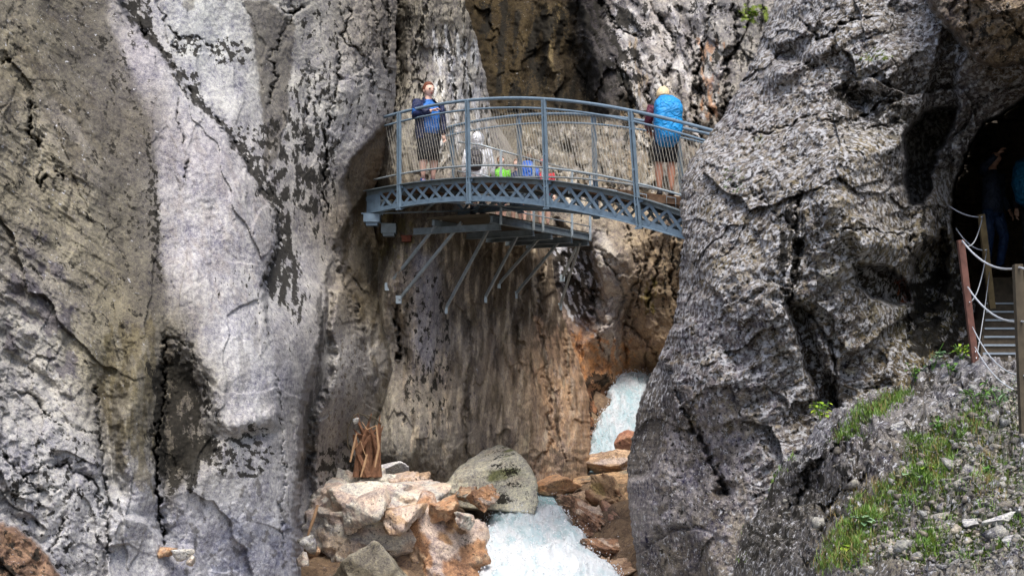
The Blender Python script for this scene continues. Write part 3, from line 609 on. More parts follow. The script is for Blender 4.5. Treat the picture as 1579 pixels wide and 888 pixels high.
s.paint([(996,842),(1012,818),(1035,806),(1060,814),(1082,842),(1100,888),(1100,1300),(990,1300)], (98,92,86), 6, .6)
s.blotch([(1100,620),(1200,600),(1250,700),(1180,760)], (150,140,122), 16, 22, .05, 14, .5, .15, 15)
s.blotch([(1440,0),(1579,0),(1579,110),(1500,100)], (70,60,48), 16, 20, .02, 8, .7, .12, 16, ang=30)
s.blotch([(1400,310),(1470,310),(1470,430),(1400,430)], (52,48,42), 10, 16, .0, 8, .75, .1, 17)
s.blotch([(1030,560),(1180,560),(1190,780),(990,860)], (94,90,90), 18, 40, .05, 14, .7, .12, 18, ang=-20)
for x,y,r in ((1276,422,9),(1262,416,6),(1303,533,6),(1315,574,8),(1322,596,5),(1340,560,6)):
    s.blotch([(x-r,y-r),(x+r,y-r),(x+r,y+r),(x-r,y+r)], (176,172,160), 9, 9, -.3, 3, .9, .1, 19)
s.col = s.col*(1-mt[...,None]) + (lin((26,23,20))*(.6+.8*np.clip(fbm(u*3,v*3,4,9),-.5,.5))[...,None])*mt[...,None]  # tunnel rock coloured near-black to stand in for the darkness inside
s.col = s.col*np.array([1.0,.975,.92])
e = (PX - edgeR[:,None])*17.5/F; rr = np.clip(1-e/.5, 0, 1); s.Y += .6*(1-np.sqrt(1-rr**2*.99))
n = 7
for nm in ('px','py','Y','lich','rough','wet','dark'):
    A = getattr(s, nm); setattr(s, nm, np.concatenate([np.repeat(A[:, :1], n, 1), A], 1))
s.col = np.concatenate([np.repeat(s.col[:, :1], n, 1), s.col], 1)
for k in range(n): s.px[:, n-1-k] += 2*(k+1); s.Y[:, n-1-k] += .5*(k+1)
R_SHEET = s
tag(s.build('cliff_right', M_rough), kind='structure')

# ---- rubble slope in front of it
TE = [(960,1300),(1060,1150),(1112,960),(1134,880),(1148,815),(1187,764),(1226,704),(1256,672),(1315,632),(1345,613),(1394,588),(1443,568),(1500,562),(1579,551),(1800,540),(2300,520)]
xs = np.concatenate([np.arange(1040,1100,6), np.arange(1100, 1590, 1.4), np.arange(1590, 2300, 25)])
topS = np.interp(xs, [a for a,b in TE], [b for a,b in TE]) + 3*perlin(xs/26, xs*0, 33) + 2*perlin(xs/8, xs*0, 34)
w = np.concatenate([np.arange(0, .36, .0017), np.arange(.36, 1.0, .02)])
PX = np.repeat(xs[None,:], len(w), 0)
PY = topS[None,:] + (w[:,None]/.36)*(905-topS[None,:]) * (1 + 1.2*np.clip(w[:,None]-.36,0,1))
PY = np.minimum(np.where(topS[None,:] > 900, topS[None,:] + w[:,None]*400, PY), 1250+w[:,None]*50)
s = Sheet(PX, PY, [(1060,1200,12.6),(1134,888,13.6),(1148,815,14.4),(1187,766,14.4),(1226,706,14.2),(1315,632,14.1),(1443,568,14.4),(1567,551,14.2),(1200,888,12.2),(1300,888,10.5),(1450,888,9.3),(1579,888,8.6),
  (1450,720,11.7),(1579,700,11.3),(1300,760,12.6),(1579,1300,5.4),(1200,1300,7.5),(1900,888,8),(1900,560,13.5),(2300,700,10),(1350,660,13.2),(1500,620,13.1)], 151)
u = (s.px-CXP)*s.Y/F; v = s.Y*1.0    # metres on the ground plane
v2 = -(s.py)*12/F; u2 = s.px*12/F
s.basecol([(1160,840,(96,92,86)),(1220,760,(104,100,96)),(1260,690,(140,138,142)),(1300,660,(136,132,132)),(1350,640,(128,124,120)),(1400,620,(132,128,126)),(1500,600,(138,136,138)),(1560,580,(134,130,126)),
  (1250,850,(104,100,98)),(1300,800,(106,100,88)),(1330,700,(112,106,104)),(1400,700,(104,98,84)),(1450,740,(118,114,104)),(1500,700,(112,106,92)),(1560,720,(138,134,122)),(1560,800,(160,154,142)),(1500,840,(150,144,132)),(1450,860,(140,134,124)),(1579,880,(150,146,136)),(1350,860,(118,112,98))])
s.Y = np.maximum(s.Y, 4.5)
s.bump(1265,700,60,26,-45,.5); s.bump(1340,690,60,40,-25,.45); s.bump(1300,745,28,34,-30,.35); s.bump(1520,600,80,26,-5,.35); s.bump(1430,640,50,24,-10,.3); s.bump(1180,800,30,60,10,.3)
s.bump(1260,860,50,30,-40,.35); s.bump(1230,735,30,26,-40,.25); s.bump(1400,700,30,30,0,-.2); s.bump(1500,760,50,20,-10,.2); s.bump(1560,640,40,16,0,-.25)
s.crack([(1215,800),(1250,740),(1300,700),(1345,650),(1390,610)], 8, .35, .3); s.crack([(1260,790),(1300,770),(1330,740)], 6, .3, .3); s.crack([(1460,575),(1480,600),(1500,640)],4,.2,.3); s.crack([(1240,880),(1265,820),(1300,800)],6,.3,.3)
amp = s.Y/12
s.dz = .20*fbm(u2/.8, v2/.45, 5, 161, gain=.6) + .06*ridged(u2/.22, v2/.14, 5, 162, gain=.6)*sstep(1420,1250,s.px)
def stones(sc, sd, h, keep):
    f1,f2,fac,rnd = cells((u2+.25*sc*fbm(u2/sc*.6,v2/sc*.6,2,sd))/sc, (v2+.2*sc*fbm(u2/sc*.6+5,v2/sc*.6,2,sd+1))/(sc*.72), sd, tilt=.8)
    on = (rnd > keep)
    dome = np.clip(sstep(.0,.08,f2-f1), 0, 1)*np.clip(.35+1.0*rnd + 1.7*fac, 0, 2)
    return on, dome*h*on, f2-f1, rnd
o1, h1, g1, r1 = stones(.20, 171, .07, .72)
o2, h2, g2, r2 = stones(.095, 173, .05, .62)
o3, h3, g3, r3 = stones(.042, 175, .026, .5)
hh = np.maximum(np.maximum(h1, h2), h3)
rub = sstep(1230, 1330, s.px + (s.py-700)*.25)*.8+.2      # rubble toward the right, solid rock toward the left
s.dz = s.dz + hh*rub*.7
s.Y -= (.05*ridged(u2/.30, v2/.24, 5, 163, gain=.6)*(1-rub*.7) + .02*fbm(u2*18, v2*18, 3, 164))*amp; s.dz = s.dz + .03*fbm(u2*14, v2*14, 4, 165, gain=.65) + .035*ridged(u2*5, v2*7, 4, 166, gain=.6)
tone = .80 + .45*np.where(o1, r1, np.where(o2, r2, r3))
s.col = s.col*(1 + (tone-1)*rub)[...,None]
gap = sstep(.008, .0, hh - .004)*rub
s.col = s.col*(1-.7*gap[...,None]) + lin((58,50,38))*(.7*gap[...,None])
s.blotch([(1120,888),(1150,810),(1230,700),(1300,660),(1340,700),(1250,800),(1220,888)], (52,48,42), 12, 12, .02, 10, .85, .1, 1, ang=-40)
s.blotch([(1240,670),(1310,640),(1280,690),(1240,740),(1225,720)], (170,170,172), 14, 8, -.05, 6, .7, .12, 2, ang=-40)
s.blotch([(1150,560),(1600,540),(1600,888),(1150,888)], (60,54,44), 16, 9, .1, 14, .75, .1, 3)
GR = [[(1262,888),(1275,845),(1310,810),(1360,760),(1400,740),(1440,700),(1470,690),(1465,740),(1430,790),(1380,800),(1340,850),(1330,888)],
      [(1290,690),(1315,665),(1350,625),(1385,600),(1405,610),(1370,640),(1330,665),(1305,695)],
      [(1400,690),(1450,670),(1510,650),(1530,670),(1480,700),(1430,720),(1400,730)],
      [(1405,850),(1425,835),(1450,838),(1465,855),(1440,870),(1410,870)],
      [(1515,720),(1530,720),(1532,770),(1516,775)]]
for i, g in enumerate(GR): s.blotch(g, (74,80,30), 18, 12, -.25, 8, .8, .2, 20+i)
s.blotch([(1400,660),(1600,640),(1600,888),(1330,888)], (72,88,20), 13, 7, .02, 12, .95, .10, 30)
s.blotch([(1470,840),(1579,800),(1579,870),(1480,880)], (66,86,14), 16, 7, -.02, 8, .95, .07, 31)
s.rough[:] = .8; s.lich[:] = .55; s.col = s.col*.66
n = 5
for nm in ('px','py','Y','lich','rough','wet','dark'):
    A = getattr(s, nm); setattr(s, nm, np.concatenate([np.repeat(A[:1], n, 0), A], 0))
s.col = np.concatenate([np.repeat(s.col[:1], n, 0), s.col], 0); s.dz = np.concatenate([np.repeat(s.dz[:1], n, 0), s.dz], 0)
for k in range(n): s.py[n-1-k] += 3*(k+1); s.Y[n-1-k] += .5*(k+1)
S_SHEET = s
M_slope = rock_material('rubble_rock', 1.3, speck=.8, var=.4, bumpd=.03)
tag(s.build('rocky_slope', M_slope), kind='structure')
def S_point(px, py):
    d = (s_px-px)**2 + (s_py-py)**2; i = np.argmin(d); p = at(s_px.ravel()[i], s_py.ravel()[i], s_Y.ravel()[i]); p.z += s_dz.ravel()[i]; return p
s_px, s_py, s_Y, s_dz = s.px.copy(), s.py.copy(), s.Y.copy(), s.dz.copy()
def R_depth(px, py, sh=None):
    sh = sh or R_SHEET; d = (sh.px-px)**2 + (sh.py-py)**2; return float(sh.Y.ravel()[np.argmin(d)])

# ---- stream bed and water
WR = [(556,35.6,950,1034),(568,34.9,946,1016),(585,34.2,939,1002),(610,33.2,936,996),(640,32.2,922,992),(665,31.5,908,988),(690,30.9,904,985),(706,30.5,900,980),(714,30.2,822,975),(728,29.2,816,968),(745,27.8,810,880),(758,26.9,790,864),(764,26.6,766,862),
      (775,26,754,878),(800,25,738,892),(840,23.4,726,926),(888,21.8,712,985),(960,19.6,690,1010),(1100,16,650,1060),(1300,13,600,1100)]
WR = np.array(WR, float)
rows = np.concatenate([np.arange(560, 720, 1.3), np.arange(720,758,1.2), np.arange(758, 900, 1.3), np.arange(900, 1300, 8)])
Yr = np.interp(rows, WR[:,0], WR[:,1]); Lr = np.interp(rows, WR[:,0], WR[:,2]); Rr = np.interp(rows, WR[:,0], WR[:,3])
Lr = Lr + 9*perlin(rows/16, rows*0, 41) + 4*perlin(rows/5, rows*0, 42); Rr = Rr + 9*perlin(rows/16, rows*0, 43) + 4*perlin(rows/5, rows*0, 44)
w = np.linspace(-.06, 1.06, 190)
PX = Lr[:,None] + w[None,:]*(Rr-Lr)[:,None]; PY = np.repeat(rows[:,None], len(w), 1); YY = np.repeat(Yr[:,None], len(w), 1)
X = (PX-CXP)*YY/F; Z = (HYP-PY)*YY/F
calm = (np.exp(-((PY-722)/14)**2) + .8*np.exp(-((PY-764)/7)**2)); calm = np.clip(calm, 0, 1)
flow = np.cumsum(np.concatenate([[0], np.hypot(np.diff(Yr), np.diff((HYP-rows)*Yr/F))]))[:,None] + 0*X
wx = X + .12*fbm(X*1.5, flow*1.2, 3, 5)
h = .17*fbm(wx*1.6, flow*.8, 3, 201) + .05*fbm(wx*6, flow*1.3, 4, 202, gain=.6) + .035*fbm(wx*12, flow*7, 4, 203, gain=.7)
h = h + .05*fbm(wx*5, flow*1.6, 4, 209)
h = h*(1-.93*calm) + .012*fbm(wx*6, flow*6, 3, 207)*calm
side = sstep(.12, .0, w)[None,:] + sstep(.88, 1.0, w)[None,:]
Z2 = Z + h*1.0 - .35*side*sstep(556,575,PY); Y2 = YY - h*.5
foam = np.clip(.60 + 1.2*fbm(wx*2.4, flow*.8, 5, 205) + .9*fbm(wx*9, flow*2.2, 4, 206) - .8*calm + .3*sstep(800,860,PY), 0, 1)
teal = lin((164,190,196)); white = lin((206,211,214)); deep = lin((92,118,118))
col = teal*(1-foam[...,None]) + white*foam[...,None]
pool = np.exp(-((PY-722)/12)**2)[...,None]*.8; col = col*(1-pool) + deep*pool
lip = np.exp(-((PY-776)/18)**2)[...,None]*.6*np.clip(.5+1.5*fbm(wx*3,flow*1.5,3,208),0,1)[...,None]; col = col*(1-lip) + lin((100,150,150))*lip
co = np.stack([X, Y2, Z2], -1).reshape(-1,3); H, W = X.shape; i = np.arange(H*W).reshape(H,W)
fc = np.stack([i[:-1,:-1], i[1:,:-1], i[1:,1:], i[:-1,1:]], -1).reshape(-1,4)
M_water = bpy.data.materials.new('whitewater'); M_water.use_nodes = True; t = M_water.node_tree; b = t.nodes['Principled BSDF']
vc = t.nodes.new('ShaderNodeVertexColor'); vc.layer_name = 'Col'; t.links.new(vc.outputs[0], b.inputs['Base Color'])
b.inputs['Roughness'].default_value = .5; b.inputs['Subsurface Weight'].default_value = .35; b.inputs['Subsurface Radius'].default_value = (.25,.3,.3); b.inputs['Subsurface Scale'].default_value = .3
tc = t.nodes.new('ShaderNodeTexCoord'); nn = t.nodes.new('ShaderNodeTexNoise'); nn.inputs['Scale'].default_value = 26; nn.inputs['Detail'].default_value = 7; nn.inputs['Roughness'].default_value = .7; nn.inputs['Distortion'].default_value = .6
bp = t.nodes.new('ShaderNodeBump'); bp.inputs['Distance'].default_value = .03; bp.inputs['Strength'].default_value = .6
t.links.new(tc.outputs['Object'], nn.inputs['Vector']); t.links.new(nn.outputs['Fac'], bp.inputs['Height']); t.links.new(bp.outputs[0], b.inputs['Normal'])
tag(grid_mesh('water', co, fc, M_water, col.reshape(-1,3)), kind='structure')
W_tab = (X, Y2, Z2)

gx = np.linspace(-9, 9, 240); gy = np.linspace(3, 48, 420); GX, GY = np.meshgrid(gx, gy)
o = np.argsort(Yr); zc = np.interp(GY, Yr[o], ((HYP-rows)*Yr/F)[o]); xc = np.interp(GY, Yr[o], (((Lr+Rr)/2-CXP)*Yr/F)[o]); wd = np.interp(GY, Yr[o], ((Rr-Lr)/2*Yr/F)[o])
dd = np.abs(GX-xc) - wd
GZ = np.where(GY>37, .1+ (GY-37)*.06, zc) - .35 + .5*sstep(-.3, .6, dd) + .25*fbm(GX/1.2, GY/1.2, 4, 301) + .08*fbm(GX*3, GY*3, 3, 302)
f1,f2,fac,rnd = cells(GX/.5, GY/.5, 305); GZ += .15*fac
bc = lin((112,94,76))*(.8+.5*rnd)[...,None]
H, W = GX.shape; i = np.arange(H*W).reshape(H,W)
fc = np.stack([i[:-1,:-1], i[:-1,1:], i[1:,1:], i[1:,:-1]], -1).reshape(-1,4)
aux = np.zeros((H*W,3)); aux[:,1] = .6; aux[:,0] = .2
tag(grid_mesh('stream_bed', np.stack([GX,GY,GZ],-1).reshape(-1,3), fc, M_back, bc.reshape(-1,3), aux), kind='structure')
gm = plain('valley_ground', (96,90,78), .9, scale=1.5)
g = grid_mesh('ground', np.array([(-120,-60,-4.2),(120,-60,-4.2),(120,160,-4.2),(-120,160,-4.2)]), np.array([[0,1,2,3]]), gm); tag(g, kind='structure')
# ================================================================== mesh helpers for built things
class MB:
    def __init__(s): s.v = []; s.f = []; s.c = None
    def raw(s, vs, fs):
        k = len(s.v); s.v += [tuple(p) for p in vs]; s.f += [tuple(i + k for i in q) for q in fs]; return s
    def box(s, c, size, rot=None):
        c = Vector(c); h = [d / 2 for d in size]; M = rot or Matrix.Identity(3)
        vs = [c + M @ Vector((x * h[0], y * h[1], z * h[2])) for x in (-1, 1) for y in (-1, 1) for z in (-1, 1)]
        return s.raw(vs, [(0, 1, 3, 2), (4, 6, 7, 5), (0, 4, 5, 1), (2, 3, 7, 6), (0, 2, 6, 4), (1, 5, 7, 3)])
    def bar(s, a, b, w, h, up=(0, 0, 1)):
        """rectangular bar a->b: w sideways, h along up"""
        a = Vector(a); b = Vector(b); d = (b - a); L = d.length; d.normalize(); up = Vector(up)
        sd_ = d.cross(up)
        if sd_.length < 1e-4: sd_ = d.cross(Vector((1, 0, 0)))
        sd_.normalize(); u = sd_.cross(d).normalized()
        vs = [p + sd_ * (w / 2 * x) + u * (h / 2 * y) for p in (a, b) for x, y in ((-1, -1), (1, -1), (1, 1), (-1, 1))]
        return s.raw(vs, [(0, 3, 2, 1), (4, 5, 6, 7), (0, 1, 5, 4), (1, 2, 6, 5), (2, 3, 7, 6), (3, 0, 4, 7)])
    def tube(s, pts, r, n=8, rs=None, flat=1., cap=True):
        pts = [Vector(p) for p in pts]; k = len(s.v); m = len(pts)
        ref = Vector((0, 0, 1))
        d0 = (pts[-1] - pts[0]).normalized()
        if abs(d0.z) > .85: ref = Vector((0, 1, 0))
        for i, p in enumerate(pts):
            d = (pts[min(i + 1, m - 1)] - pts[max(i - 1, 0)]).normalized()
            a = d.cross(ref).normalized(); b = a.cross(d).normalized(); q = rs[i] if rs else r
            for j in range(n):
                t = 2 * math.pi * j / n; s.v.append(tuple(p + a * (math.cos(t) * q) + b * (math.sin(t) * q * flat)))
        for i in range(m - 1):
            for j in range(n):
                a = k + i * n + j; b = k + i * n + (j + 1) % n; s.f.append((a, b, b + n, a + n))
        if cap: s.f.append(tuple(k + j for j in reversed(range(n)))); s.f.append(tuple(k + (m - 1) * n + j for j in range(n)))
        return s
    def loft(s, rings, n=18, cap=True):
        """rings of (cx,cy,cz,rx,ry[,rot])"""
        k = len(s.v); m = len(rings)
        for q in rings:
            cx, cy, cz, rx, ry = q[:5]; a0 = q[5] if len(q) > 5 else 0
            for j in range(n):
                t = 2 * math.pi * j / n; x = math.cos(t) * rx; y = math.sin(t) * ry
                s.v.append((cx + x * math.cos(a0) - y * math.sin(a0), cy + x * math.sin(a0) + y * math.cos(a0), cz))
        for i in range(m - 1):
            for j in range(n):
                a = k + i * n + j; b = k + i * n + (j + 1) % n; s.f.append((a, b, b + n, a + n))
        if cap: s.f.append(tuple(k + j for j in reversed(range(n)))); s.f.append(tuple(k + (m - 1) * n + j for j in range(n)))
        return s
    def ell(s, c, r, n=12, m=8, fn=None, rot=None):
        k = len(s.v); c = Vector(c); M = rot or Matrix.Identity(3)
        P = [Vector((0, 0, -1))] + [Vector((math.sin(math.pi * i / m) * math.cos(2 * math.pi * j / n), math.sin(math.pi * i / m) * math.sin(2 * math.pi * j / n), -math.cos(math.pi * i / m))) for i in range(1, m) for j in range(n)] + [Vector((0, 0, 1))]
        for p in P:
            q = fn(p) if fn else p
            s.v.append(tuple(c + M @ Vector((q.x * r[0], q.y * r[1], q.z * r[2]))))
        for j in range(n): s.f.append((k, k + 1 + (j + 1) % n, k + 1 + j)); s.f.append((k + 1 + (m - 2) * n + j, k + 1 + (m - 2) * n + (j + 1) % n, k + 1 + (m - 1) * n))
        for i in range(m - 2):
            for j in range(n):
                a = k + 1 + i * n + j; b = k + 1 + i * n + (j + 1) % n; s.f.append((a, b, b + n, a + n))
        return s
    def build(s, name, mat, parent=None, smooth=False, bevel=0):
        me = bpy.data.meshes.new(name); me.from_pydata(s.v, [], s.f); me.validate(); me.update()
        bm = bmesh.new(); bm.from_mesh(me); bmesh.ops.recalc_face_normals(bm, faces=bm.faces); bm.to_mesh(me); bm.free()
        if smooth: me.polygons.foreach_set('use_smooth', [True] * len(me.polygons))
        me.materials.append(mat); o = bpy.data.objects.new(name, me); C.objects.link(o)
        if parent: place_child(o, parent)
        return o
def place_child(o, parent):
    o.parent = parent; o.matrix_parent_inverse = parent.matrix_basis.inverted()
def empty(name, loc, rz=0):
    o = bpy.data.objects.new(name, None); C.objects.link(o); o.location = loc; o.rotation_euler = (0, 0, rz); o.empty_display_size = .2; return o

M_steel = plain('painted_steel', (104,122,136), .45, 0, .22, 9, .2)
M_galv = plain('galvanised_steel', (150,160,164), .42, .35, .22, 14, .2)
M_dsteel = plain('weathered_steel', (108,118,122), .55, .1, .3, 8, .3)
M_wire = plain('net_wire', (166,162,150), .5, .2, .1, 20)
M_wood = plain('deck_wood', (112,86,64), .85, 0, .4, 7, .5)
M_dwood = plain('dark_wood', (72,64,50), .9, 0, .35, 9, .5)

# ---- footbridge
def NY(px): return 22.58 / (1 + .97 * (px - CXP) / F)
def curve(samples, deg=3):
    xs_ = [p for p, q in samples]; zs = [(HYP - q) * NY(p) / F for p, q in samples]
    c = np.polyfit([(x - 840) / 250 for x in xs_], zs, deg); return lambda px: float(np.polyval(c, (px - 840) / 250))
zTop = curve([(598,181),(620,175),(665,164),(722,156),(797,153),(844,153.5),(910,160),(977,172),(1049,188),(1100,202)])
zMid = curve([(598,195),(620,187.5),(728,170),(844,169),(910,175),(977,187),(1045,205),(1095,219)])
zLow = curve([(585,277),(620,268),(675,261),(728,257),(787,256),(846,259),(910,268),(979,282),(1045,299)])
zDeck = curve([(566,297),(620,285),(728,276),(790,276),(850,280),(910,288),(983,303),(1047,326),(1100,345)])
zBot = curve([(570,330),(620,319.5),(728,310.5),(790,311.5),(846,317),(910,328),(983,347),(1050,366),(1100,380)])
OFF = Vector((.5, .87, 0)) * 1.5
bridge = empty('footbridge', at(566, 297, NY(566)))
tag(bridge, 'arched blue-grey steel footbridge with lattice girders and net railings crossing the gorge', 'bridge')
def BP(px, zf, far=0, dz=0, out=0):
    Y = NY(px); p = Vector(((px - CXP) * Y / F, Y, zf(px) + dz)); n = Vector((-.69, -.72, 0))
    return p + (OFF if far else Vector()) + n * (out if not far else -out)
PXS = [566 + k * (1118 - 566) / 46 for k in range(47)]
POSTS = [(620, 620), (725, 728), (843, 848), (977, 990), (1118, 1136)]
for far in (0, 1):
    m = MB()
    for a, b in zip(PXS[:-1], PXS[1:]):
        m.bar(BP(a, zDeck, far, -.03), BP(b, zDeck, far, -.03), .02, .085); m.bar(BP(a, zDeck, far, .012, .04), BP(b, zDeck, far, .012, .04), .10, .014)
    m.build('top_chord', M_dsteel, bridge)
    m = MB()
    for a, b in zip(PXS[:-1], PXS[1:]):
        m.bar(BP(a, zBot, far, .04), BP(b, zBot, far, .04), .02, .08); m.bar(BP(a, zBot, far, -.006, .03), BP(b, zBot, far, -.006, .03), .12, .014)
    m.build('bottom_chord', M_steel, bridge)
    m = MB(); a0 = 586
    cell = .315
    line = [BP(p, zDeck, far) for p in np.arange(a0, 1112, 1)]
    dist = np.concatenate([[0], np.cumsum([(Vector((q.x - p.x, q.y - p.y, 0))).length for p, q in zip(line[:-1], line[1:])])])
    nX = int(dist[-1] / cell)
    for k in range(nX):
        p0 = float(np.interp(k * cell, dist, np.arange(a0, 1112, 1))); p1 = float(np.interp((k + 1) * cell, dist, np.arange(a0, 1112, 1)))
        m.bar(BP(p0, zDeck, far, -.05, .012), BP(p1, zBot, far, .05, .012), .008, .048); m.bar(BP(p0, zBot, far, .05, -.004), BP(p1, zDeck, far, -.05, -.004), .008, .048)
    m.build('lattice', M_steel, bridge)
    m = MB(); e0, e1 = BP(566, zDeck, far, -.03), BP(586, zDeck, far, -.03); f0, f1_ = BP(566, zBot, far, .03), BP(586, zBot, far, .03)
    nrm = Vector((-.69, -.72, 0)) * .008
    m.raw([e0 + nrm, e1 + nrm, f1_ + nrm, f0 + nrm, e0 - nrm, e1 - nrm, f1_ - nrm, f0 - nrm], [(0, 1, 2, 3), (7, 6, 5, 4), (0, 4, 5, 1), (1, 5, 6, 2), (2, 6, 7, 3), (3, 7, 4, 0)])
    m.build('end_plate', M_steel, bridge)
    for (pt, pb) in POSTS:
        m = MB()
        T = BP(pt, zTop, far, -.01, .05 + .02); B = BP(pb, zBot, far, -.04, .05 + .02)
        dx = Vector((.72, -.69, 0))
        for s_ in (-1, 1): m.bar(T + dx * .026 * s_, B + dx * .026 * s_, .055, .013, up=dx)
        for k in (.15, .5, .8): m.bar(T.lerp(B, k) - dx * .03, T.lerp(B, k) + dx * .03, .02, .03)
        m.bar(B + Vector((0, 0, .02)), B + Vector((0, 0, .02)) + OFF.normalized() * (.12 if not far else -.12) , .09, .012)
        m.bar(B + Vector((0, 0, .0)) - dx*.06, B + dx*.06, .05, .03)
        q = BP(pb, zDeck, far, -.03, .05)
        m.bar(q - dx*.07, q + dx*.07, .02, .05)
        m.build('post', M_steel, bridge)
    rng_ = [p for p in np.linspace(596 if not far else 604, 1118, 60)]
    o_ = .045 if not far else .045
    MB().tube([BP(p, zTop, far, 0, .05) for p in rng_], .026, 10).build('handrail', M_steel, bridge, True)
    MB().tube([BP(p, zMid, far, 0, o_) for p in rng_], .017, 8).build('middle_rail', M_steel, bridge, True)
    MB().tube([BP(p, zLow, far, 0, o_) for p in np.linspace(580, 1118, 60)], .016, 8).build('lower_rail', M_galv, bridge, True)
    m = MB(); rnd = random.Random(4 + far)
    st = .062
    line = [BP(p, zMid, far) for p in np.arange(596, 1118, 1)]
    dist = np.concatenate([[0], np.cumsum([(Vector((q.x - p.x, q.y - p.y, 0))).length for p, q in zip(line[:-1], line[1:])])])
    cv = lambda t: float(np.interp(t, dist, np.arange(596, 1118, 1)))
    t_ = -.3
    while t_ < dist[-1]:
        for sg, rr in ((1, .0033), (-1, .0011)):
            a = t_; b = t_ + .24 * sg
            if sg < 0: a = t_; b = t_ - .24
            if a < 0 or b < 0 or b > dist[-1]: continue
            A = BP(cv(a), zMid, far, 0, .02); B = BP(cv(b), zLow, far, 0, .02); md = A.lerp(B, .5) + Vector((rnd.uniform(-.004,.004), 0, 0))
            m.tube([A, md, B], rr, 4, cap=False)
        t_ += st
    m.build('wire_net', M_wire, bridge)
# deck
zFloor = curve([(566,298),(620,286),(728,277),(790,276),(850,279),(910,286),(983,297),(1047,303),(1118,308)])
m = MB(); rnd = random.Random(9)
for a, b in zip(np.linspace(570, 1118, 40)[:-1], np.linspace(570, 1118, 40)[1:]):
    b2 = a + (b - a) * .93
    for q0, q1 in ((a, b2),):
        A = [BP(q0, zFloor, 0, .0, -.05), BP(q1, zFloor, 0, .0, -.05), BP(q1, zFloor, 1, .0, -.05), BP(q0, zFloor, 1, .0, -.05)]
        A = [p + Vector((0, 0, rnd.uniform(-.003, .003))) for p in A]
        Bq = [p - Vector((0, 0, .05)) for p in A]; m.raw(A + Bq, [(0, 1, 2, 3), (7, 6, 5, 4), (0, 4, 5, 1), (1, 5, 6, 2), (2, 6, 7, 3), (3, 7, 4, 0)])
m.build('deck_planks', M_wood, bridge)
m = MB()
for p in np.linspace(940, 1100, 7):                       # packing timbers where the floor leaves the arch
    a = BP(p, zFloor, 0, -.09, -.03); b = BP(p, zFloor, 1, -.09, -.03); m.bar(a, b, .08, .09)
m.bar(BP(1000, zFloor, 0, -.085, -.02), BP(1110, zFloor, 0, -.085, -.02), .05, .08)
m.build('packing_timber', M_wood, bridge)
for p in (940, 985, 1030):
    m = MB(); a = BP(p, zFloor, 0, -.02, .03); b = BP(p, zDeck, 0, .03, .03); m.tube([b + Vector((0,0,-.02)), a, BP(p + 14, zFloor, 0, -.03, .03), BP(p + 14, zDeck, 0, .0, .03)], .009, 6); m.build('hold_down_clip', M_galv, bridge)
m = MB()
for p in [566 + k * 52 for k in range(11)]:
    m.bar(BP(p, zDeck, 0, -.12), BP(p, zDeck, 1, -.12), .05, .07)
m.build('cross_beams', M_dsteel, bridge)
m = MB(); ks = [566 + k * 104 for k in range(6)]
for a, b in zip(ks[:-1], ks[1:]):
    m.bar(BP(a, zBot, 0, .02, -.04), BP(b, zBot, 1, .02, -.04), .05, .02); m.bar(BP(a, zBot, 1, .035, -.04), BP(b, zBot, 0, .035, -.04), .05, .02)
m.build('wind_bracing', M_dsteel, bridge)
for far in (0, 1):
    m = MB(); c = BP(574, zBot, far, -.09, .0); m.box(c, (.28, .30, .14)); m.box(c + Vector((0, 0, -.10)), (.20, .22, .06)); m.box(c + Vector((0, 0, .078)), (.36, .2, .02))
    m.build('bearing', M_steel if not far else M_dsteel, bridge)

# ---- hiking gangway bolted to the wall beyond the bridge
O0 = Vector((-.22, 24.1, 0)); OD = Vector((.485, .875, 0)); IN = Vector((-.875, .485, 0)); ZW = 2.60
way = empty('cliff_walkway', (O0.x, O0.y, ZW)); tag(way, 'narrow steel gangway on slanting struts bolted to the brown wall beneath the bridge', 'walkway')
def O(t, i=0, z=0): return O0 + OD * t + IN * i + Vector((0, 0, ZW + z))
m = MB(); m.bar(O(-.25, 0, -.05), O(3.5, 0, -.05), .05, .10); m.bar(O(-.25, 0, .005), O(3.5, 0, .005), .09, .012); m.bar(O(-.25, 0, -.105), O(3.5, 0, -.105), .09, .012); m.build('edge_beam', M_dsteel, way)
m = MB(); m.bar(O(-.25, 1.15, -.05), O(3.5, 1.15, -.05), .05, .10); m.build('inner_beam', M_dsteel, way)
m = MB()
for k in range(30): m.bar(O(-.24 + k * .125, -.0, .028), O(-.24 + k * .125, 1.25, .028), .118, .035)
m.build('deck_planks', M_dwood, way)
m = MB()
for t_ in (.0, 1.2, 1.9, 2.7, 3.42): m.bar(O(t_, -.02, -.15), O(t_, 1.7, -.15), .06, .10); m.bar(O(t_, -.02, -.205), O(t_, 1.7, -.205), .10, .012)
m.build('bracket_beams', M_dsteel, way)
STR = [((680,338),(598,442),24.6),((712,343),(615,462),24.5),((754,352),(686,478),25.2),((799,361),(747,461),25.9),((834,364),(768,439),26.3),((865,369),(794,455),26.6),((891,377),(867,429),27.2),((895,374),(863,473),27.1)]
for (a, b, Yt) in STR:
    Yb = G_interp(b[0], b[1]) + .05; m = MB(); A = at(*a, Yt); B = at(*b, Yb)
    m.bar(A, B, .036, .05); m.box(B, (.10, .10, .14)); m.build('strut', M_galv, way)
WP = [(-.02), 1.15, 1.5, 2.65, 3.42]
for t_ in WP: m = MB(); m.bar(O(t_, -.05, -.12), O(t_, -.05, 1.12), .05, .045); m.bar(O(t_, -.06, -.10), O(t_, -.06, .06), .12, .02); m.build('post', M_galv, way)
for z, r, nm in ((1.12, .018, 'handrail'), (.62, .011, 'middle_rail'), (.15, .011, 'lower_rail')):
    m = MB(); m.tube([O(-.02, -.05, z), O(3.42, -.05, z)], r, 8); m.build(nm, M_galv, way, True)
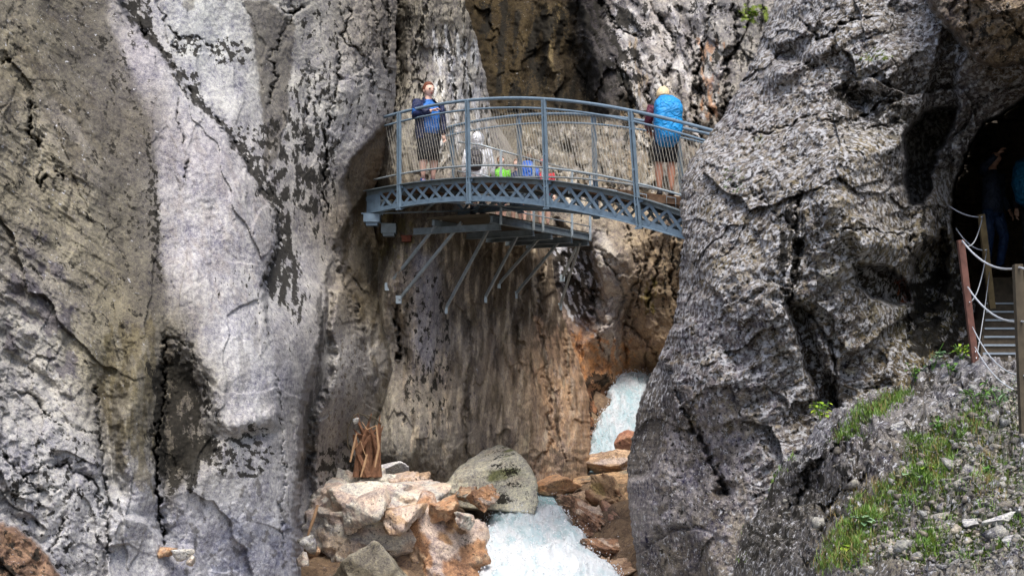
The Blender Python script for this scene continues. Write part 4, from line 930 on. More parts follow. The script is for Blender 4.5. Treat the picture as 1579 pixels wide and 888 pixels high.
m = MB(); m.tube([O(-.02, -.05, 1.12), O(-.02, .35, 1.25), O(-.1, .75, 1.32)], .018, 8); m.tube([O(-.02, -.05, .62), O(-.02, .35, .75), O(-.1, .75, .82)], .011, 8); m.build('stair_rail', M_galv, way, True)
m = MB(); c = at(600, 353, 25.3); m.box(c, (.26, .3, .17)); m.box(c + Vector((0, 0, -.11)), (.2, .24, .05)); o = m.build('steel_bracket', M_dsteel); tag(o, 'dark steel box bracket bolted to rock below the left end of the bridge', 'bracket')
m = MB(); c = at(627, 369, 25.2); m.box(c, (.16, .2, .09)); m.box(c + Vector((0, 0, .055)), (.20, .2, .015)); o = m.build('rusty_bracket', plain('rusty_iron', (96,50,34), .9, 0, .4, 20, .4)); tag(o, 'small rusty iron bracket sticking out of the wall beside the struts', 'bracket')

# ---- steps into the tunnel
stairs = empty('tunnel_stairs', (4.7, 14.4, .1)); tag(stairs, 'dark worn steps climbing into the black tunnel mouth', 'stairs')
NS = 11
for k in range(NS):
    f = k / (NS - 1); y0 = 14.5 + f * 5.6; yn = 556 - f * 128; z = (HYP - yn) * y0 / F; px = 1511 + f * 10; x0 = (px - CXP) * y0 / F; zp = z - .145
    m = MB(); m.box((x0 + 1.3, y0 + .32, z - .09), (2.6, .64, .18)); o = m.build('step', plain('step_wood', (84,74,60), .85, 0, .4, 9, .6), stairs)
    if k < 8:
        m = MB(); m.bar((x0 + .02, y0 - .012, z - .012), (x0 + 2.5, y0 - .012, z - .012), .02, .022); e_ = m.build('nosing', plain('step_metal', (150,160,168), .35, .5, .15, 20)); e_.parent = o

# ---- cable fence beside the steps
fence = empty('cable_fence', at(1503, 560, 13.8)); tag(fence, 'three leaning posts strung with sagging steel cables beside the tunnel steps', 'fence')
M_rust = plain('rusty_post_paint', (98,66,56), .8, 0, .35, 14, .4); M_pw = plain('post_wood', (104,90,62), .9, 0, .35, 12, .5)
PA, PAb = at(1481,370,13.7), at(1504,562,13.75); PB, PBb = at(1513,331,16.8), at(1530,475,17.0); PC, PCb = at(1569,408,11.2), at(1580,668,11.1)
MB().bar(PA, PAb, .055, .06, up=(1, 0, 0)).build('post', M_rust, fence); MB().bar(PB, PBb, .065, .07, up=(1, 0, 0)).build('post', M_pw, fence); MB().bar(PC, PCb, .062, .066, up=(1, 0, 0)).build('post', M_dwood, fence)
def sagged(a, b, sag, n=10): return [Vector(a).lerp(Vector(b), k / n) + Vector((0, 0, -sag * 4 * (k / n) * (1 - k / n))) for k in range(n + 1)]
M_cable = plain('steel_cable', (196,202,208), .35, .3, .1, 40)
def cable(a, b, sag, r=.009): MB().tube(sagged(a, b, sag), r, 6).build('cable', M_cable, fence, True)
def on(P, Q, t): return P.lerp(Q, t) + Vector((0, -.05, 0))
cable(on(PA,PAb,.01), on(PC,PCb,.02), .10); cable(on(PC,PCb,.02), at(1640,402,10.2), .04)
cable(on(PA,PAb,.38), on(PC,PCb,.34), .10); cable(on(PC,PCb,.34), at(1640,480,10.2), .04)
cable(on(PA,PAb,.70), on(PC,PCb,.66), .12, .006); cable(on(PA,PAb,.86), at(1562,600,12), .06, .006)
cable(on(PB,PBb,.02), on(PA,PAb,.02), .16, .007); cable(on(PB,PBb,.38), on(PA,PAb,.50), .14, .006)
cable(at(1464,318,17.2), on(PB,PBb,.03), .04, .009); cable(at(1474,352,17.2), on(PB,PBb,.38), .08, .008); cable(at(1486,392,17), on(PA,PAb,.9), .0, .005); cable(on(PB,PBb,.62), on(PA,PAb,.95), .05, .005)
# ================================================================== people
def creased(name, rgb):
    m = plain(name, rgb, .5, 0, .3, 5, 0); t = m.node_tree; b_ = t.nodes['Principled BSDF']
    if not b_.inputs['Normal'].is_linked:
        tc = t.nodes.new('ShaderNodeTexCoord'); w_ = t.nodes.new('ShaderNodeTexNoise'); w_.inputs['Scale'].default_value = 7; w_.inputs['Detail'].default_value = 3; w_.inputs['Distortion'].default_value = 2.2
        bp = t.nodes.new('ShaderNodeBump'); bp.inputs['Distance'].default_value = .06; bp.inputs['Strength'].default_value = .9
        t.links.new(tc.outputs['Object'], w_.inputs['Vector']); t.links.new(w_.outputs['Fac'], bp.inputs['Height']); t.links.new(bp.outputs[0], b_.inputs['Normal'])
    return m
def skinmat(name, rgb): return plain(name, rgb, .5, 0, .08, 30, 0, .4)
SK = skinmat('skin', (216,176,156)); SKT = skinmat('tanned_skin', (176,126,102))
def cloth(name, rgb, noise=.18): return creased('cloth_' + name, rgb) if noise else None
def head_fn(p):
    q = p.copy()
    if q.z < 0: k = 1 + q.z * .32; q.x *= k; q.y *= (1 + q.z * .14)        # jaw
    if q.y < -.55 and abs(q.x) < .3 and -.35 < q.z < .15: q.y -= .16        # nose
    if q.y > .3: q.y *= 1.04
    return q
def hand(m, wrist, d, h, palm=(0, 0, 1), curl=.4):
    """palm plus four fingers and a thumb growing from the wrist along d"""
    d = Vector(d).normalized(); pn = Vector(palm); sd_ = d.cross(pn).normalized(); pn = sd_.cross(d).normalized(); w = Vector(wrist)
    m.tube([w, w + d * .025 * h, w + d * .05 * h], 0, 8, [.013 * h, .019 * h, .018 * h], .55)
    for i, L in enumerate((.038, .045, .042, .033)):
        b = w + d * .048 * h + sd_ * ((i - 1.5) * .0095 * h); k1 = b + d * L * .5 * h; k2 = k1 + (d * (1 - curl) - pn * curl).normalized() * L * .5 * h
        m.tube([b, k1, k2], 0, 6, [.0052 * h, .0048 * h, .0038 * h])
    b = w + d * .015 * h + sd_ * (-.014 * h); k1 = b + (d * .7 - sd_ * .7).normalized() * .028 * h; k2 = k1 + (d - sd_ * .1 - pn * .4).normalized() * .02 * h
    m.tube([b, k1, k2], 0, 6, [.007 * h, .006 * h, .0045 * h])
def person(label, loc, h, rz, group=None, pose=None, build=1., skin=None, hair=('short', (110,60,36)), top=None, sleeves=1., bottom=None, shoes=(40,40,44), legs_bare=.0, look=0, nod=0, extra=None, jacket=None):
    """built facing -Y in its own axes; pose gives joints as fractions of the height"""
    skin = skin or SK
    J = dict(pel=(0, 0, .53), che=(0, 0, .72), nek=(0, .0, .83), hd=(0, -.012, .925), shL=(.108, 0, .80), shR=(-.108, 0, .80), elL=(.135, .01, .63), elR=(-.135, .01, .63), wrL=(.14, -.03, .49), wrR=(-.14, -.03, .49),
             hiL=(.05, 0, .50), hiR=(-.05, 0, .50), knL=(.055, -.01, .28), knR=(-.055, -.01, .28), anL=(.055, .012, .045), anR=(-.055, .012, .045))
    if pose: J.update(pose)
    J = {k: Vector(v) * h for k, v in J.items()}
    root = empty('person', loc, rz); tag(root, label, 'person', group)
    def b(m, name, mat, smooth=True, parent=root):
        o = m.build(name, mat, None, smooth); o.parent = parent; return o
    bw = build
    # body: one figure
    m = MB(); hr = (.052 * h, .062 * h, .071 * h)
    RH = Matrix.Rotation(look, 3, 'Z') @ Matrix.Rotation(nod, 3, 'X')
    m.ell(J['hd'], hr, 18, 14, head_fn, RH)
    for sx in (-1, 1): m.ell(J['hd'] + RH @ Vector((sx * hr[0] * .98, .004 * h, -.006 * h)), (.008 * h, .014 * h, .02 * h), 8, 6, None, RH)
    m.tube([J['hd'] - Vector((0, -.006 * h, .03 * h)), J['nek'], J['che'] + Vector((0, 0, .04 * h))], 0, 12, [.033 * h, .034 * h, .06 * h])
    m.loft([(J['pel'].x, J['pel'].y, J['pel'].z - .05 * h, .075 * h * bw, .058 * h * bw), (J['pel'].x, J['pel'].y, J['pel'].z + .04 * h, .082 * h * bw, .06 * h * bw), (J['che'].x, J['che'].y, J['che'].z - .06 * h, .078 * h * bw, .055 * h * bw),
            (J['che'].x, J['che'].y, J['che'].z + .03 * h, .088 * h, .056 * h), (J['nek'].x, J['nek'].y, J['nek'].z - .02 * h, .05 * h, .035 * h)])
    for s_ in 'LR':
        sh, el, wr, hi, kn, an = (J[k + s_] for k in ('sh', 'el', 'wr', 'hi', 'kn', 'an'))
        m.tube([sh, sh.lerp(el, .5), el, el.lerp(wr, .4), wr], 0, 10, [.028 * h * bw, .026 * h * bw, .021 * h, .021 * h, .014 * h])
        fd = (wr - el).normalized(); hand(m, wr, fd, h, (0, .3, 1), .5)
        m.tube([hi, hi.lerp(kn, .45), kn, kn.lerp(an, .3), kn.lerp(an, .75), an], 0, 12, [.052 * h * bw, .045 * h * bw, .033 * h * bw, .034 * h * bw, .022 * h, .019 * h])
        m.tube([an, an + Vector((0, -.02 * h, -.025 * h)), an + Vector((0, -.075 * h, -.03 * h))], 0, 8, [.019 * h, .02 * h, .014 * h])
    b(m, 'body', skin)
    # face
    for sx in (-1, 1): fm = MB(); fm.ell(J['hd'] + RH @ Vector((sx * .021 * h, -.056 * h, .008 * h)), (.011 * h, .006 * h, .007 * h), 8, 6); b(fm, 'eye', plain('eye', (46,34,28), .3))
    fm = MB(); fm.ell(J['hd'] + RH @ Vector((0, -.054 * h, -.034 * h)), (.015 * h, .005 * h, .0045 * h), 10, 6, None, RH); b(fm, 'mouth', plain('lips', (140,62,56), .5))
    # hair
    kind, hc = hair
    if kind != 'none':
        m = MB()
        def hf(p):
            q = p.copy(); r = 1 + .05 * math.sin(9 * p.x + 3) * math.cos(11 * p.z + p.y * 7)
            if q.y < -.35 and q.z < .42: q.y = -.35; 
            if q.z < -.35: q.z = -.35 + (q.z + .35) * (.8 if kind == 'long' else .15)
            return q * r
        m.ell(J['hd'] + RH @ Vector((0, .008 * h, .012 * h)), (hr[0] * 1.13, hr[1] * 1.08, hr[2] * 1.10), 22, 16, hf, RH)
        b(m, 'hair', plain('hair_%d_%d' % (hc[0], hc[1]), hc, .6, 0, .35, 60, .5))
    # shoes
    for s_ in 'LR':
        a = J['an' + s_]; m = MB(); m.tube([a + Vector((0, .030 * h, -.018 * h)), a + Vector((0, -.01 * h, -.020 * h)), a + Vector((0, -.055 * h, -.028 * h)), a + Vector((0, -.095 * h, -.032 * h))], 0, 10, [.021 * h, .026 * h, .024 * h, .016 * h], .75)
        m.tube([a + Vector((0, .004 * h, .012 * h)), a + Vector((0, 0, -.02 * h))], 0, 10, [.022 * h, .026 * h]); b(m, 'shoe', plain('shoe_%d_%d' % (shoes[0], shoes[2]), shoes, .7))
    def arms(m, k=1.25, upto=1.):
        for s_ in 'LR':
            sh, el, wr = J['sh' + s_], J['el' + s_], J['wr' + s_]
            pts = [sh + Vector((0, 0, .008 * h)), sh.lerp(el, .5), el] + ([el.lerp(wr, .5), el.lerp(wr, .93)] if upto >= 1 else []); rs = [.036 * h * bw, .034 * h * bw, .030 * h * bw, .028 * h, .023 * h][:len(pts)]
            m.tube(pts, 0, 12, [r * k / 1.25 * 1.1 for r in rs])
    if top:
        m = MB(); P, Q, N_ = J['pel'], J['che'], J['nek']
        m.loft([(P.x, P.y, P.z - .055 * h, .094 * h * bw, .078 * h * bw), (P.x, P.y - .004 * h, P.z + .02 * h, .096 * h * bw, .084 * h * bw), (P.x * .5 + Q.x * .5, P.y * .5 + Q.y * .5 - .008 * h * (bw - .5), P.z * .5 + Q.z * .5, .092 * h * bw, .082 * h * bw), (Q.x, Q.y - .006 * h * bw, Q.z, .098 * h * bw, .078 * h * bw),
                (Q.x * .4 + N_.x * .6, Q.y * .4 + N_.y * .6, Q.z + .065 * h, .102 * h * bw ** .5, .058 * h), (N_.x, N_.y, N_.z - .012 * h, .05 * h, .042 * h), (N_.x, N_.y, N_.z + .004 * h, .038 * h, .038 * h)], 22)
        arms(m, 1.25, sleeves); b(m, 'jacket' if sleeves >= 1 else 'shirt', cloth(top[0], top[1]))
    if bottom:
        kind, nm, rgb, z1 = bottom; m = MB(); P = J['pel']
        m.loft([(P.x, P.y, P.z + .03 * h, .086 * h * bw, .070 * h * bw), (P.x, P.y, P.z - .03 * h, .094 * h * bw, .078 * h * bw), (P.x, P.y, P.z - .08 * h, .092 * h * bw, .072 * h * bw)], 20)
        if kind == 'skirt':
            m = MB(); m.loft([(P.x, P.y, P.z + .03 * h, .086 * h * bw, .070 * h * bw), (P.x, P.y, P.z - .04 * h, .098 * h * bw, .080 * h * bw), (P.x, P.y, P.z - .14 * h, .100 * h * bw, .078 * h * bw), (P.x, P.y, z1 * h, .088 * h * bw, .066 * h * bw)], 24)
        else:
            for s_ in 'LR':
                hi, kn, an = J['hi' + s_], J['kn' + s_], J['an' + s_]
                if z1 > .2: e = hi.lerp(kn, (.5 - z1) / .22); m.tube([hi, hi.lerp(e, .5), e], 0, 14, [.062 * h * bw, .057 * h * bw, .052 * h * bw])
                else: m.tube([hi, hi.lerp(kn, .5), kn, kn.lerp(an, .5), an + Vector((0, 0, .0))], 0, 14, [.060 * h * bw, .052 * h * bw, .041 * h, .036 * h, .034 * h])
        b(m, {'skirt': 'skirt', 'shorts': 'shorts', 'trousers': 'trousers'}[kind], cloth(nm, rgb))
    if extra: extra(root, J, h, b, RH)
    return root

# woman in navy jacket, hand on the rail
Yw = 24.28; fl = zFloor(660)
def woman_extra(root, J, h, b, RH):
    m = MB()                                                   # open navy jacket over the blue shirt
    P, Q, N_ = J['pel'], J['che'], J['nek']; n = 16; rings = [(P, -.09, .112, .092), (P, .0, .116, .100), (Q, -.09, .116, .098), (Q, .0, .120, .092), (Q, .07, .108, .064), (N_, .0, .056, .05)]
    k = len(m.v)
    for c, dz, rx, ry in rings:
        for j in range(n + 1):
            t = R(-48 + (276 * j / n)) ; m.v.append((c.x + math.cos(t) * rx * h * 1.16, c.y + math.sin(t) * ry * h * 1.3, c.z + dz * h))
    for i in range(len(rings) - 1):
        for j in range(n): a = k + i * (n + 1) + j; m.f.append((a, a + 1, a + n + 2, a + n + 1))
    for s_ in 'LR':
        sh, el, wr = J['sh' + s_], J['el' + s_], J['wr' + s_]; m.tube([sh + Vector((0, 0, .01 * h)), sh.lerp(el, .5), el, el.lerp(wr, .5), el.lerp(wr, .9)], 0, 12, [.056 * h, .055 * h, .047 * h, .038 * h, .030 * h])
    m.tube([N_ + Vector((.05 * h, -.02 * h, .0)), N_ + Vector((.04 * h, .035 * h, .02 * h)), N_ + Vector((-.04 * h, .035 * h, .02 * h)), N_ + Vector((-.05 * h, -.02 * h, .0))], .014 * h, 8)
    b(m, 'jacket', cloth('navy', (26,36,72)))
    m = MB()
    for sx in (-1, 1): m.tube([J['hd'] + RH @ Vector((sx * .02 * h + math.cos(t) * .013 * h, -.066 * h, .006 * h + math.sin(t) * .010 * h)) for t in np.linspace(0, 6.28, 12)], .0016 * h, 5)
    b(m, 'glasses', plain('glasses', (60,50,46), .3))
person('heavy-set woman with short auburn hair in open navy jacket and black skirt, hand on rail', ((660.5 - CXP) * Yw / F, Yw, fl), 1.72, R(28), build=1.22, hair=('short', (104,56,34)), top=('blue', (42,104,176)), sleeves=.5,
       bottom=('skirt', 'black', (24,25,32), .235), shoes=(30,70,130), look=R(6), pose=dict(elR=(-.155, -.03, .67), wrR=(-.03, -.15, .705), elL=(.16, .03, .62), wrL=(.165, .0, .50)), extra=woman_extra)

# man seen from behind with a blue rain cover over his rucksack
Ym = 20.95; fl = zFloor(1025) + .03
def pack(rgb, nm, w=.105, zlo=.40, zhi=.86, dep=.15):
    def f(root, J, h, b, RH):
        m = MB(); c = J['che']
        rg = []
        for k in range(10):
            t = k / 9; z = (zlo + (zhi - zlo) * t) * h; sq = max(.45, (1 - abs(2*t-1)**5)**.4)
            rg.append((c.x + .004*h*math.sin(k*1.7), c.y + (.05 + dep * .45 * sq) * h, z, w * (sq * (1.02 if 2 < k < 9 else .93) + .03 * math.sin(k * 2.1)) * h, dep * .50 * h * (sq + .05 * math.cos(k * 3))))
        m.loft(rg, 28); q0 = len(m.v)
        for i_ in range(q0):                        # squared-off bag with creases
            x_, y_, z_ = m.v[i_]; dx_, dy_ = x_ - c.x, y_ - (c.y + (.05 + dep * .45) * h); rr_ = math.hypot(dx_ / (w * h), dy_ / (dep * .5 * h)) + 1e-6; t_ = math.atan2(dy_ / (dep * .5 * h), dx_ / (w * h)); e_ = (abs(math.cos(t_)) ** 3.4 + abs(math.sin(t_)) ** 3.4) ** (-1 / 3.4)
            k_ = e_ * (1 + .03 * math.sin(t_ * 7 + z_ * 19)); m.v[i_] = (c.x + dx_ * k_, c.y + (.05 + dep * .45) * h + dy_ * k_, z_)
        m.loft([(c.x, c.y + .09*h, zhi*h, .04*h, .03*h), (c.x, c.y + .09*h, (zhi+.004)*h, .01*h, .01*h)], 10); o = b(m, 'rucksack_cover' if nm == 'cover_blue' else 'rucksack', creased('cloth_' + nm, rgb))
        m = MB()
        for sx in (-1, 1): m.tube([c + Vector((sx * .06 * h, .07 * h, .08 * h)), c + Vector((sx * .068 * h, -.0 * h, .11 * h)), c + Vector((sx * .07 * h, -.075 * h, .03 * h)), c + Vector((sx * .085 * h, .02 * h, -.10 * h))], .010 * h, 6, flat=.5)
        b(m, 'strap', cloth('strap', (36,36,44)))
    return f
person('man seen from behind leaning on railing, pale hair, bright blue rucksack cover, black shorts', ((1026 - CXP) * Ym / F, Ym, fl), 1.66, R(188), build=1.08, skin=SKT, hair=('short', (214,192,150)), top=('maroon', (92,36,56)),
       bottom=('shorts', 'black', (24,25,32), .31), shoes=(26,26,30), nod=R(18), pose=dict(che=(0, -.035, .73), nek=(0, -.06, .83), hd=(0, -.085, .905), shL=(.108, -.045, .80), shR=(-.108, -.045, .80), elL=(.13, -.13, .66), elR=(-.13, -.13, .66), wrL=(.09, -.21, .62), wrR=(-.09, -.21, .62)),
       extra=pack((28,140,206), 'cover_blue', .120, .43, .885, .19))
# people on the gangway
def hood(root, J, h, b, RH):
    m = MB(); m.ell(J['hd'] + Vector((0, .012 * h, .006 * h)), (.070 * h, .074 * h, .088 * h), 18, 14, lambda p: Vector((p.x, max(p.y, -.55), p.z))); m.tube([J['nek'] + Vector((0, 0, -.01 * h)), J['hd']], 0, 14, [.07 * h, .06 * h]); b(m, 'hood', cloth('white', (228,232,240)))
    pack((60,58,62), 'rucksack_grey', .075, .56, .80, .12)(root, J, h, b, RH)
ZP = ZW + .05
person('person in white hooded jacket with dark rucksack straps standing on the gangway', ((737 - CXP) * 25.3 / F, 25.3, ZP), 1.58, R(165), build=1.25, hair=('none', (0, 0, 0)), top=('white', (228,232,240)), bottom=('trousers', 'denim', (46,52,70), 0), pose=dict(elL=(.16,.0,.64), elR=(-.16,.0,.64), wrL=(.17,-.04,.5), wrR=(-.17,-.04,.5)), extra=hood)
person('small walker in lime green shirt just above the bridge floor line', ((772 - CXP) * 25.7 / F, 25.7, ZP), 1.22, R(20), build=1.1, hair=('short', (120,84,56)), top=('lime', (110,196,44)), sleeves=.5, bottom=('shorts', 'navyshort', (34,40,60), .32))
def cap(rgb, nm):
    def f(root, J, h, b, RH):
        m = MB(); m.ell(J['hd'] + Vector((0, .004 * h, .03 * h)), (.066 * h, .074 * h, .062 * h), 16, 10, lambda p: Vector((p.x, p.y, max(p.z, -.15)))); m.ell(J['hd'] + Vector((0, -.07 * h, .025 * h)), (.045 * h, .05 * h, .006 * h), 12, 6); b(m, 'cap', cloth(nm, rgb))
    return f
person('brown-haired walker in navy shirt between the green and blue walkers', ((797 - CXP) * 26.2 / F, 26.2, ZP), 1.24, R(-20), hair=('short', (122,88,62)), top=('navyshirt', (40,52,84)), sleeves=.5, bottom=('shorts', 'navyshort', (34,40,60), .32))
person('walker in blue shirt carrying a bright blue rucksack', ((815 - CXP) * 26.0 / F, 26.0, ZP), 1.30, R(170), hair=('short', (96,74,56)), top=('midblue', (38,84,160)), sleeves=.5, bottom=('shorts', 'navyshort', (34,40,60), .32), extra=pack((34,92,178), 'rucksack_blue', .11, .5, .9, .18))
person('walker in red shirt wearing a pink cap on the gangway', ((839 - CXP) * 26.5 / F, 26.5, ZP), 1.28, R(10), build=1.2, hair=('short', (110,80,60)), top=('red', (190,40,52)), sleeves=.5, bottom=('shorts', 'navyshort', (34,40,60), .32), extra=cap((226,120,130), 'pink'))
# people in the tunnel mouth
Yt = 20.4
person('walker in jeans and denim jacket reaching a hand to the tunnel wall', ((1530 - CXP) * Yt / F, Yt, (HYP - 428) * Yt / F + .1), 1.72, R(35), hair=('short', (40,30,26)), top=('denimjacket', (52,66,92)), bottom=('trousers', 'jeans', (40,66,108), 0), pose=dict(elR=(-.19, -.06, .84), wrR=(-.16, -.16, .93), knL=(.08, -.06, .28), anL=(.10, .0, .045), wrL=(.15, -.06, .50)))
person('walker with turquoise rucksack half cut off at the edge of the tunnel', ((1596 - CXP) * 19.6 / F, 19.6, (HYP - 428) * 19.9 / F + .05), 1.82, R(150), hair=('short', (40,30,26)), top=('darkjacket', (34,36,42)), bottom=('trousers', 'darktrousers', (30,32,38), 0), extra=pack((22,110,160), 'rucksack_turquoise', .13, .48, .86, .22))
# ================================================================== boulders, debris, plants
def ico(sub):
    bm = bmesh.new(); bmesh.ops.create_icosphere(bm, subdivisions=sub, radius=1); bm.verts.ensure_lookup_table()
    v = np.array([p.co[:] for p in bm.verts]); f = np.array([[q.index for q in t.verts] for t in bm.faces]); bm.free(); return v, f
ICO = {k: ico(k) for k in (2, 3, 5, 6)}
def n3(p, sc, sd, oct=4):
    return (fbm(p[:,0]*sc+p[:,2]*sc*.37, p[:,1]*sc+p[:,2]*sc*.71, oct, sd) + fbm(p[:,1]*sc*.9+7, p[:,2]*sc+p[:,0]*sc*.3, oct, sd+50) + fbm(p[:,2]*sc+3, p[:,0]*sc*1.1-p[:,1]*sc*.4, oct, sd+90))/1.7
def rock_shape(sd, sub, planes=16, rough=.1, sharp=26):
    v, f = ICO[sub]; r = np.random.RandomState(sd); n = r.normal(size=(planes, 3)); n /= np.linalg.norm(n, axis=1)[:, None]; hgt = r.uniform(.62, 1., planes)
    d = v @ n.T; q = np.where(d > .05, hgt / np.maximum(d, .05), 9.)
    rad = -np.log(np.sum(np.exp(-sharp*np.minimum(q, 3)), 1))/sharp
    p = v * rad[:, None]
    if sub >= 5:                                   # fracture into tilted blocks
        for ns, am in ((14, .10), (46, .055), (150, .028)):
            sp = r.normal(size=(ns, 3)); sp /= np.linalg.norm(sp, axis=1)[:, None]; vv = v + .10*np.stack([n3(v, 2.2, sd+q, 3) for q in (1, 2, 3)], 1)
            i = np.argmax(vv @ sp.T - .0, 1); tl = r.normal(size=(ns, 3))*am*1.6; off = r.uniform(-.5, .5, ns)*am
            p = p * (1 + np.clip(off[i] + np.sum((v - sp[i]) * tl[i], 1), -.25, .25)*(rough/.14))[:, None]
    p = p * (1 + rough*n3(v, 1.8, sd, 4) + rough*.4*n3(v, 7, sd+3, 3))[:, None]
    return p, f
M_boulder = rock_material('boulder_rock', 1.2, speck=.25, var=.30, bumpd=.03)
def boulder(name, label, box, Y, depth, seed, cols, sub=6, planes=16, rough=.12, tilt=0, group=None, cat='boulder', lich=.2, strat=0, dark=None, sharp=26, fill=1.12, boxy=1., moss=None, prof=None):
    x0, y0, x1, y1 = box; c = at((x0+x1)/2, (y0+y1)/2, Y); W = (x1-x0)*Y/F/2*fill; Hh = (y1-y0)*Y/F/2*fill
    p, f = rock_shape(seed, sub, planes, rough, sharp)
    mn, mx_ = p.min(0), p.max(0); p = (p-(mn+mx_)/2)/((mx_-mn)/2)
    if boxy != 1: p = np.sign(p)*np.abs(p)**boxy
    if prof is not None:
        zm = np.clip(1-np.abs(p[:,0])**2.6, .02, 1)**.4; p[:,2] = np.where(p[:,2] > -.2, -.2+(p[:,2]+.2)/(zm+.2)*(np.interp(p[:,0], prof[0], prof[1])+.2)*np.clip(zm*1.5,0,1), p[:,2])
    a = R(tilt); 
    if strat: p = p*(1 + strat*np.sign(np.sin((p[:,2]*.9+p[:,0]*.5)*9+2*n3(p,1.5,seed+8,2)))*.5)[:, None]
    x = p[:,0]*W; z = p[:,2]*Hh; y = p[:,1]*depth/2
    xr = x*math.cos(a)-z*math.sin(a); zr = x*math.sin(a)+z*math.cos(a)
    loc = np.stack([xr, y, zr], 1)
    world_ = loc + np.array(c)
    t = n3(p, 1.3, seed+20, 4); k = len(cols)
    w_ = np.clip((t*1.3+.5), 0, .999)*(k-1); i = np.floor(w_).astype(int); fr = sstep(.3, .7, w_-i)[:, None]
    CL = np.array([lin(q) for q in cols]); col = CL[i]*(1-fr) + CL[np.minimum(i+1, k-1)]*fr
    if moss is not None: k_ = moss(p)[:, None]; col = col*(1-k_) + lin((98,104,40))*k_
    aux = np.zeros((len(p), 4)); aux[:,0] = lich*.4; aux[:,1] = .7; aux[:,3] = np.clip(.10+.55*n3(p, 2.6, seed+31, 3), 0, 1) if dark is None else dark(p)
    o = grid_mesh(name, loc, f, M_boulder, col, aux, smooth=True); o.location = c
    tag(o, label, cat, group); return o
OC = (172,146,120); PK = (186,168,154); CR = (190,184,172); GY = (150,146,136); BR = (128,98,76); WH = (196,194,190); OG = (166,128,98)
boulder('boulder', 'large cream and pink fractured boulder filling the left of the stream below the wall', (470,744,684,885), 22.9, 2.2, 5, (CR,PK,CR,(198,180,160)), planes=26, rough=.16, sharp=40, boxy=.8)
boulder('boulder', 'big orange-brown boulder with deep cracks beside the lower cascade', (612,765,760,930), 22.3, 1.8, 12, (OC,OG,PK,(150,120,92)), planes=14, rough=.14, sharp=34)
boulder('boulder', 'smooth grey flat-faced slab under the cream boulder at the bottom edge', (452,832,640,960), 21.4, 1.4, 23, ((122,116,100),(140,134,120),(110,104,90)), planes=9, rough=.05, sharp=40)
def mossy(p): return np.where((p[:,0] > -.1) & (p[:,2] > -.7), np.clip(.42+.9*n3(p, 2.4, 77, 3)-1.1*np.abs(p[:,0]-.42), 0, 1), .05)
def mossg(p): return sstep(.0, .22, n3(p, 2.4, 79, 3)+.20-1.0*np.abs(p[:,0]-.45)-.25*np.abs(p[:,2]-.2))*.8
bo = boulder('boulder', 'pale rounded boulder with green moss patch standing mid-stream', (655,690,820,782), 25.85, 1.4, 31, ((206,200,184),(196,190,170),(190,178,158)), planes=10, rough=.06, dark=mossy, sharp=22, boxy=.8, moss=mossg, prof=([-1,-.85,-.5,-.1,.3,.6,1],[.5,.8,.84,.84,.98,.8,.2]))
boulder('boulder', 'small rough brown boulder leaning against the mossy one', (700,750,734,774), 24.9, .35, 37, (GY,(160,130,104),OC), planes=12, rough=.14)
boulder('boulder', 'orange boulder tucked between mossy boulder and cascade', (722,750,768,786), 24.7, 1.0, 41, (OC,OG,PK), planes=14, rough=.16)
boulder('boulder', 'white smooth stone on top of the cream boulder', (586,711,628,733), 24.4, .5, 43, (WH,(200,196,196)), sub=5, planes=9, rough=.04, sharp=18, cat='stone')
boulder('boulder', 'pointed ochre boulder below the foot of the upper cascade', (828,680,918,728), 29.6, 1.6, 47, (OC,(202,160,120),PK), planes=11, rough=.12, sharp=40)
boulder('boulder', 'low ochre boulder right of the pointed one before the upper cascade', (893,694,975,738), 29.0, 1.4, 53, (PK,OC,(200,170,140)), planes=12, rough=.12, sharp=34)
boulder('boulder', 'round reddish boulder in the white water of the upper cascade', (948,664,982,694), 30.5, .6, 59, ((168,120,98),(180,136,110)), sub=5, planes=20, rough=.05, sharp=16)
boulder('boulder', 'low tan boulder at the lip of the lower cascade', (815,733,892,768), 27.0, 1.2, 61, ((180,136,100),(190,150,116),(160,130,104)), sub=5, planes=14, rough=.08, sharp=20)
boulder('boulder', 'flat grey bedrock shelf behind the lip of the cascade', (826,722,985,756), 28.2, 1.8, 67, ((150,140,120),(170,140,108),(128,120,104)), planes=16, rough=.14, strat=.03)
RB = [((862,752,930,800),26.2,71,((140,112,92),(176,150,124),(118,94,80)),-24,'brown splintered boulder right of the cascade lip'),((905,738,985,800),26.0,73,((150,130,92),(168,140,110),(120,90,70)),-20,'olive and tan boulder above the splintered rocks'),
      ((880,785,960,835),25.0,79,((190,170,150),(150,118,96),(196,174,154)),-26,'layered pink slab tilted toward the cascade'),((925,790,990,850),24.6,83,((122,94,84),(150,118,100),(172,142,120)),-18,'reddish-brown boulder against the right cliff'),
      ((895,828,985,885),23.6,89,((196,176,156),(150,116,92),(204,186,166)),-22,'pale jagged slab low beside the cascade'),((905,855,975,930),22.8,97,((138,112,92),(168,142,118),(110,90,76)),-20,'brown wet boulder at the bottom of the right bank'),((945,830,1000,905),23.3,101,((186,160,136),(150,110,84)),-12,'tan boulder wedged below the right cliff')]
for bx, Yb, sd_, cl, tl, lb in RB: boulder('boulder', lb, bx, Yb, 1.3, sd_, cl, planes=12, rough=.18, tilt=tl, strat=.05, sharp=44, fill=1.2)
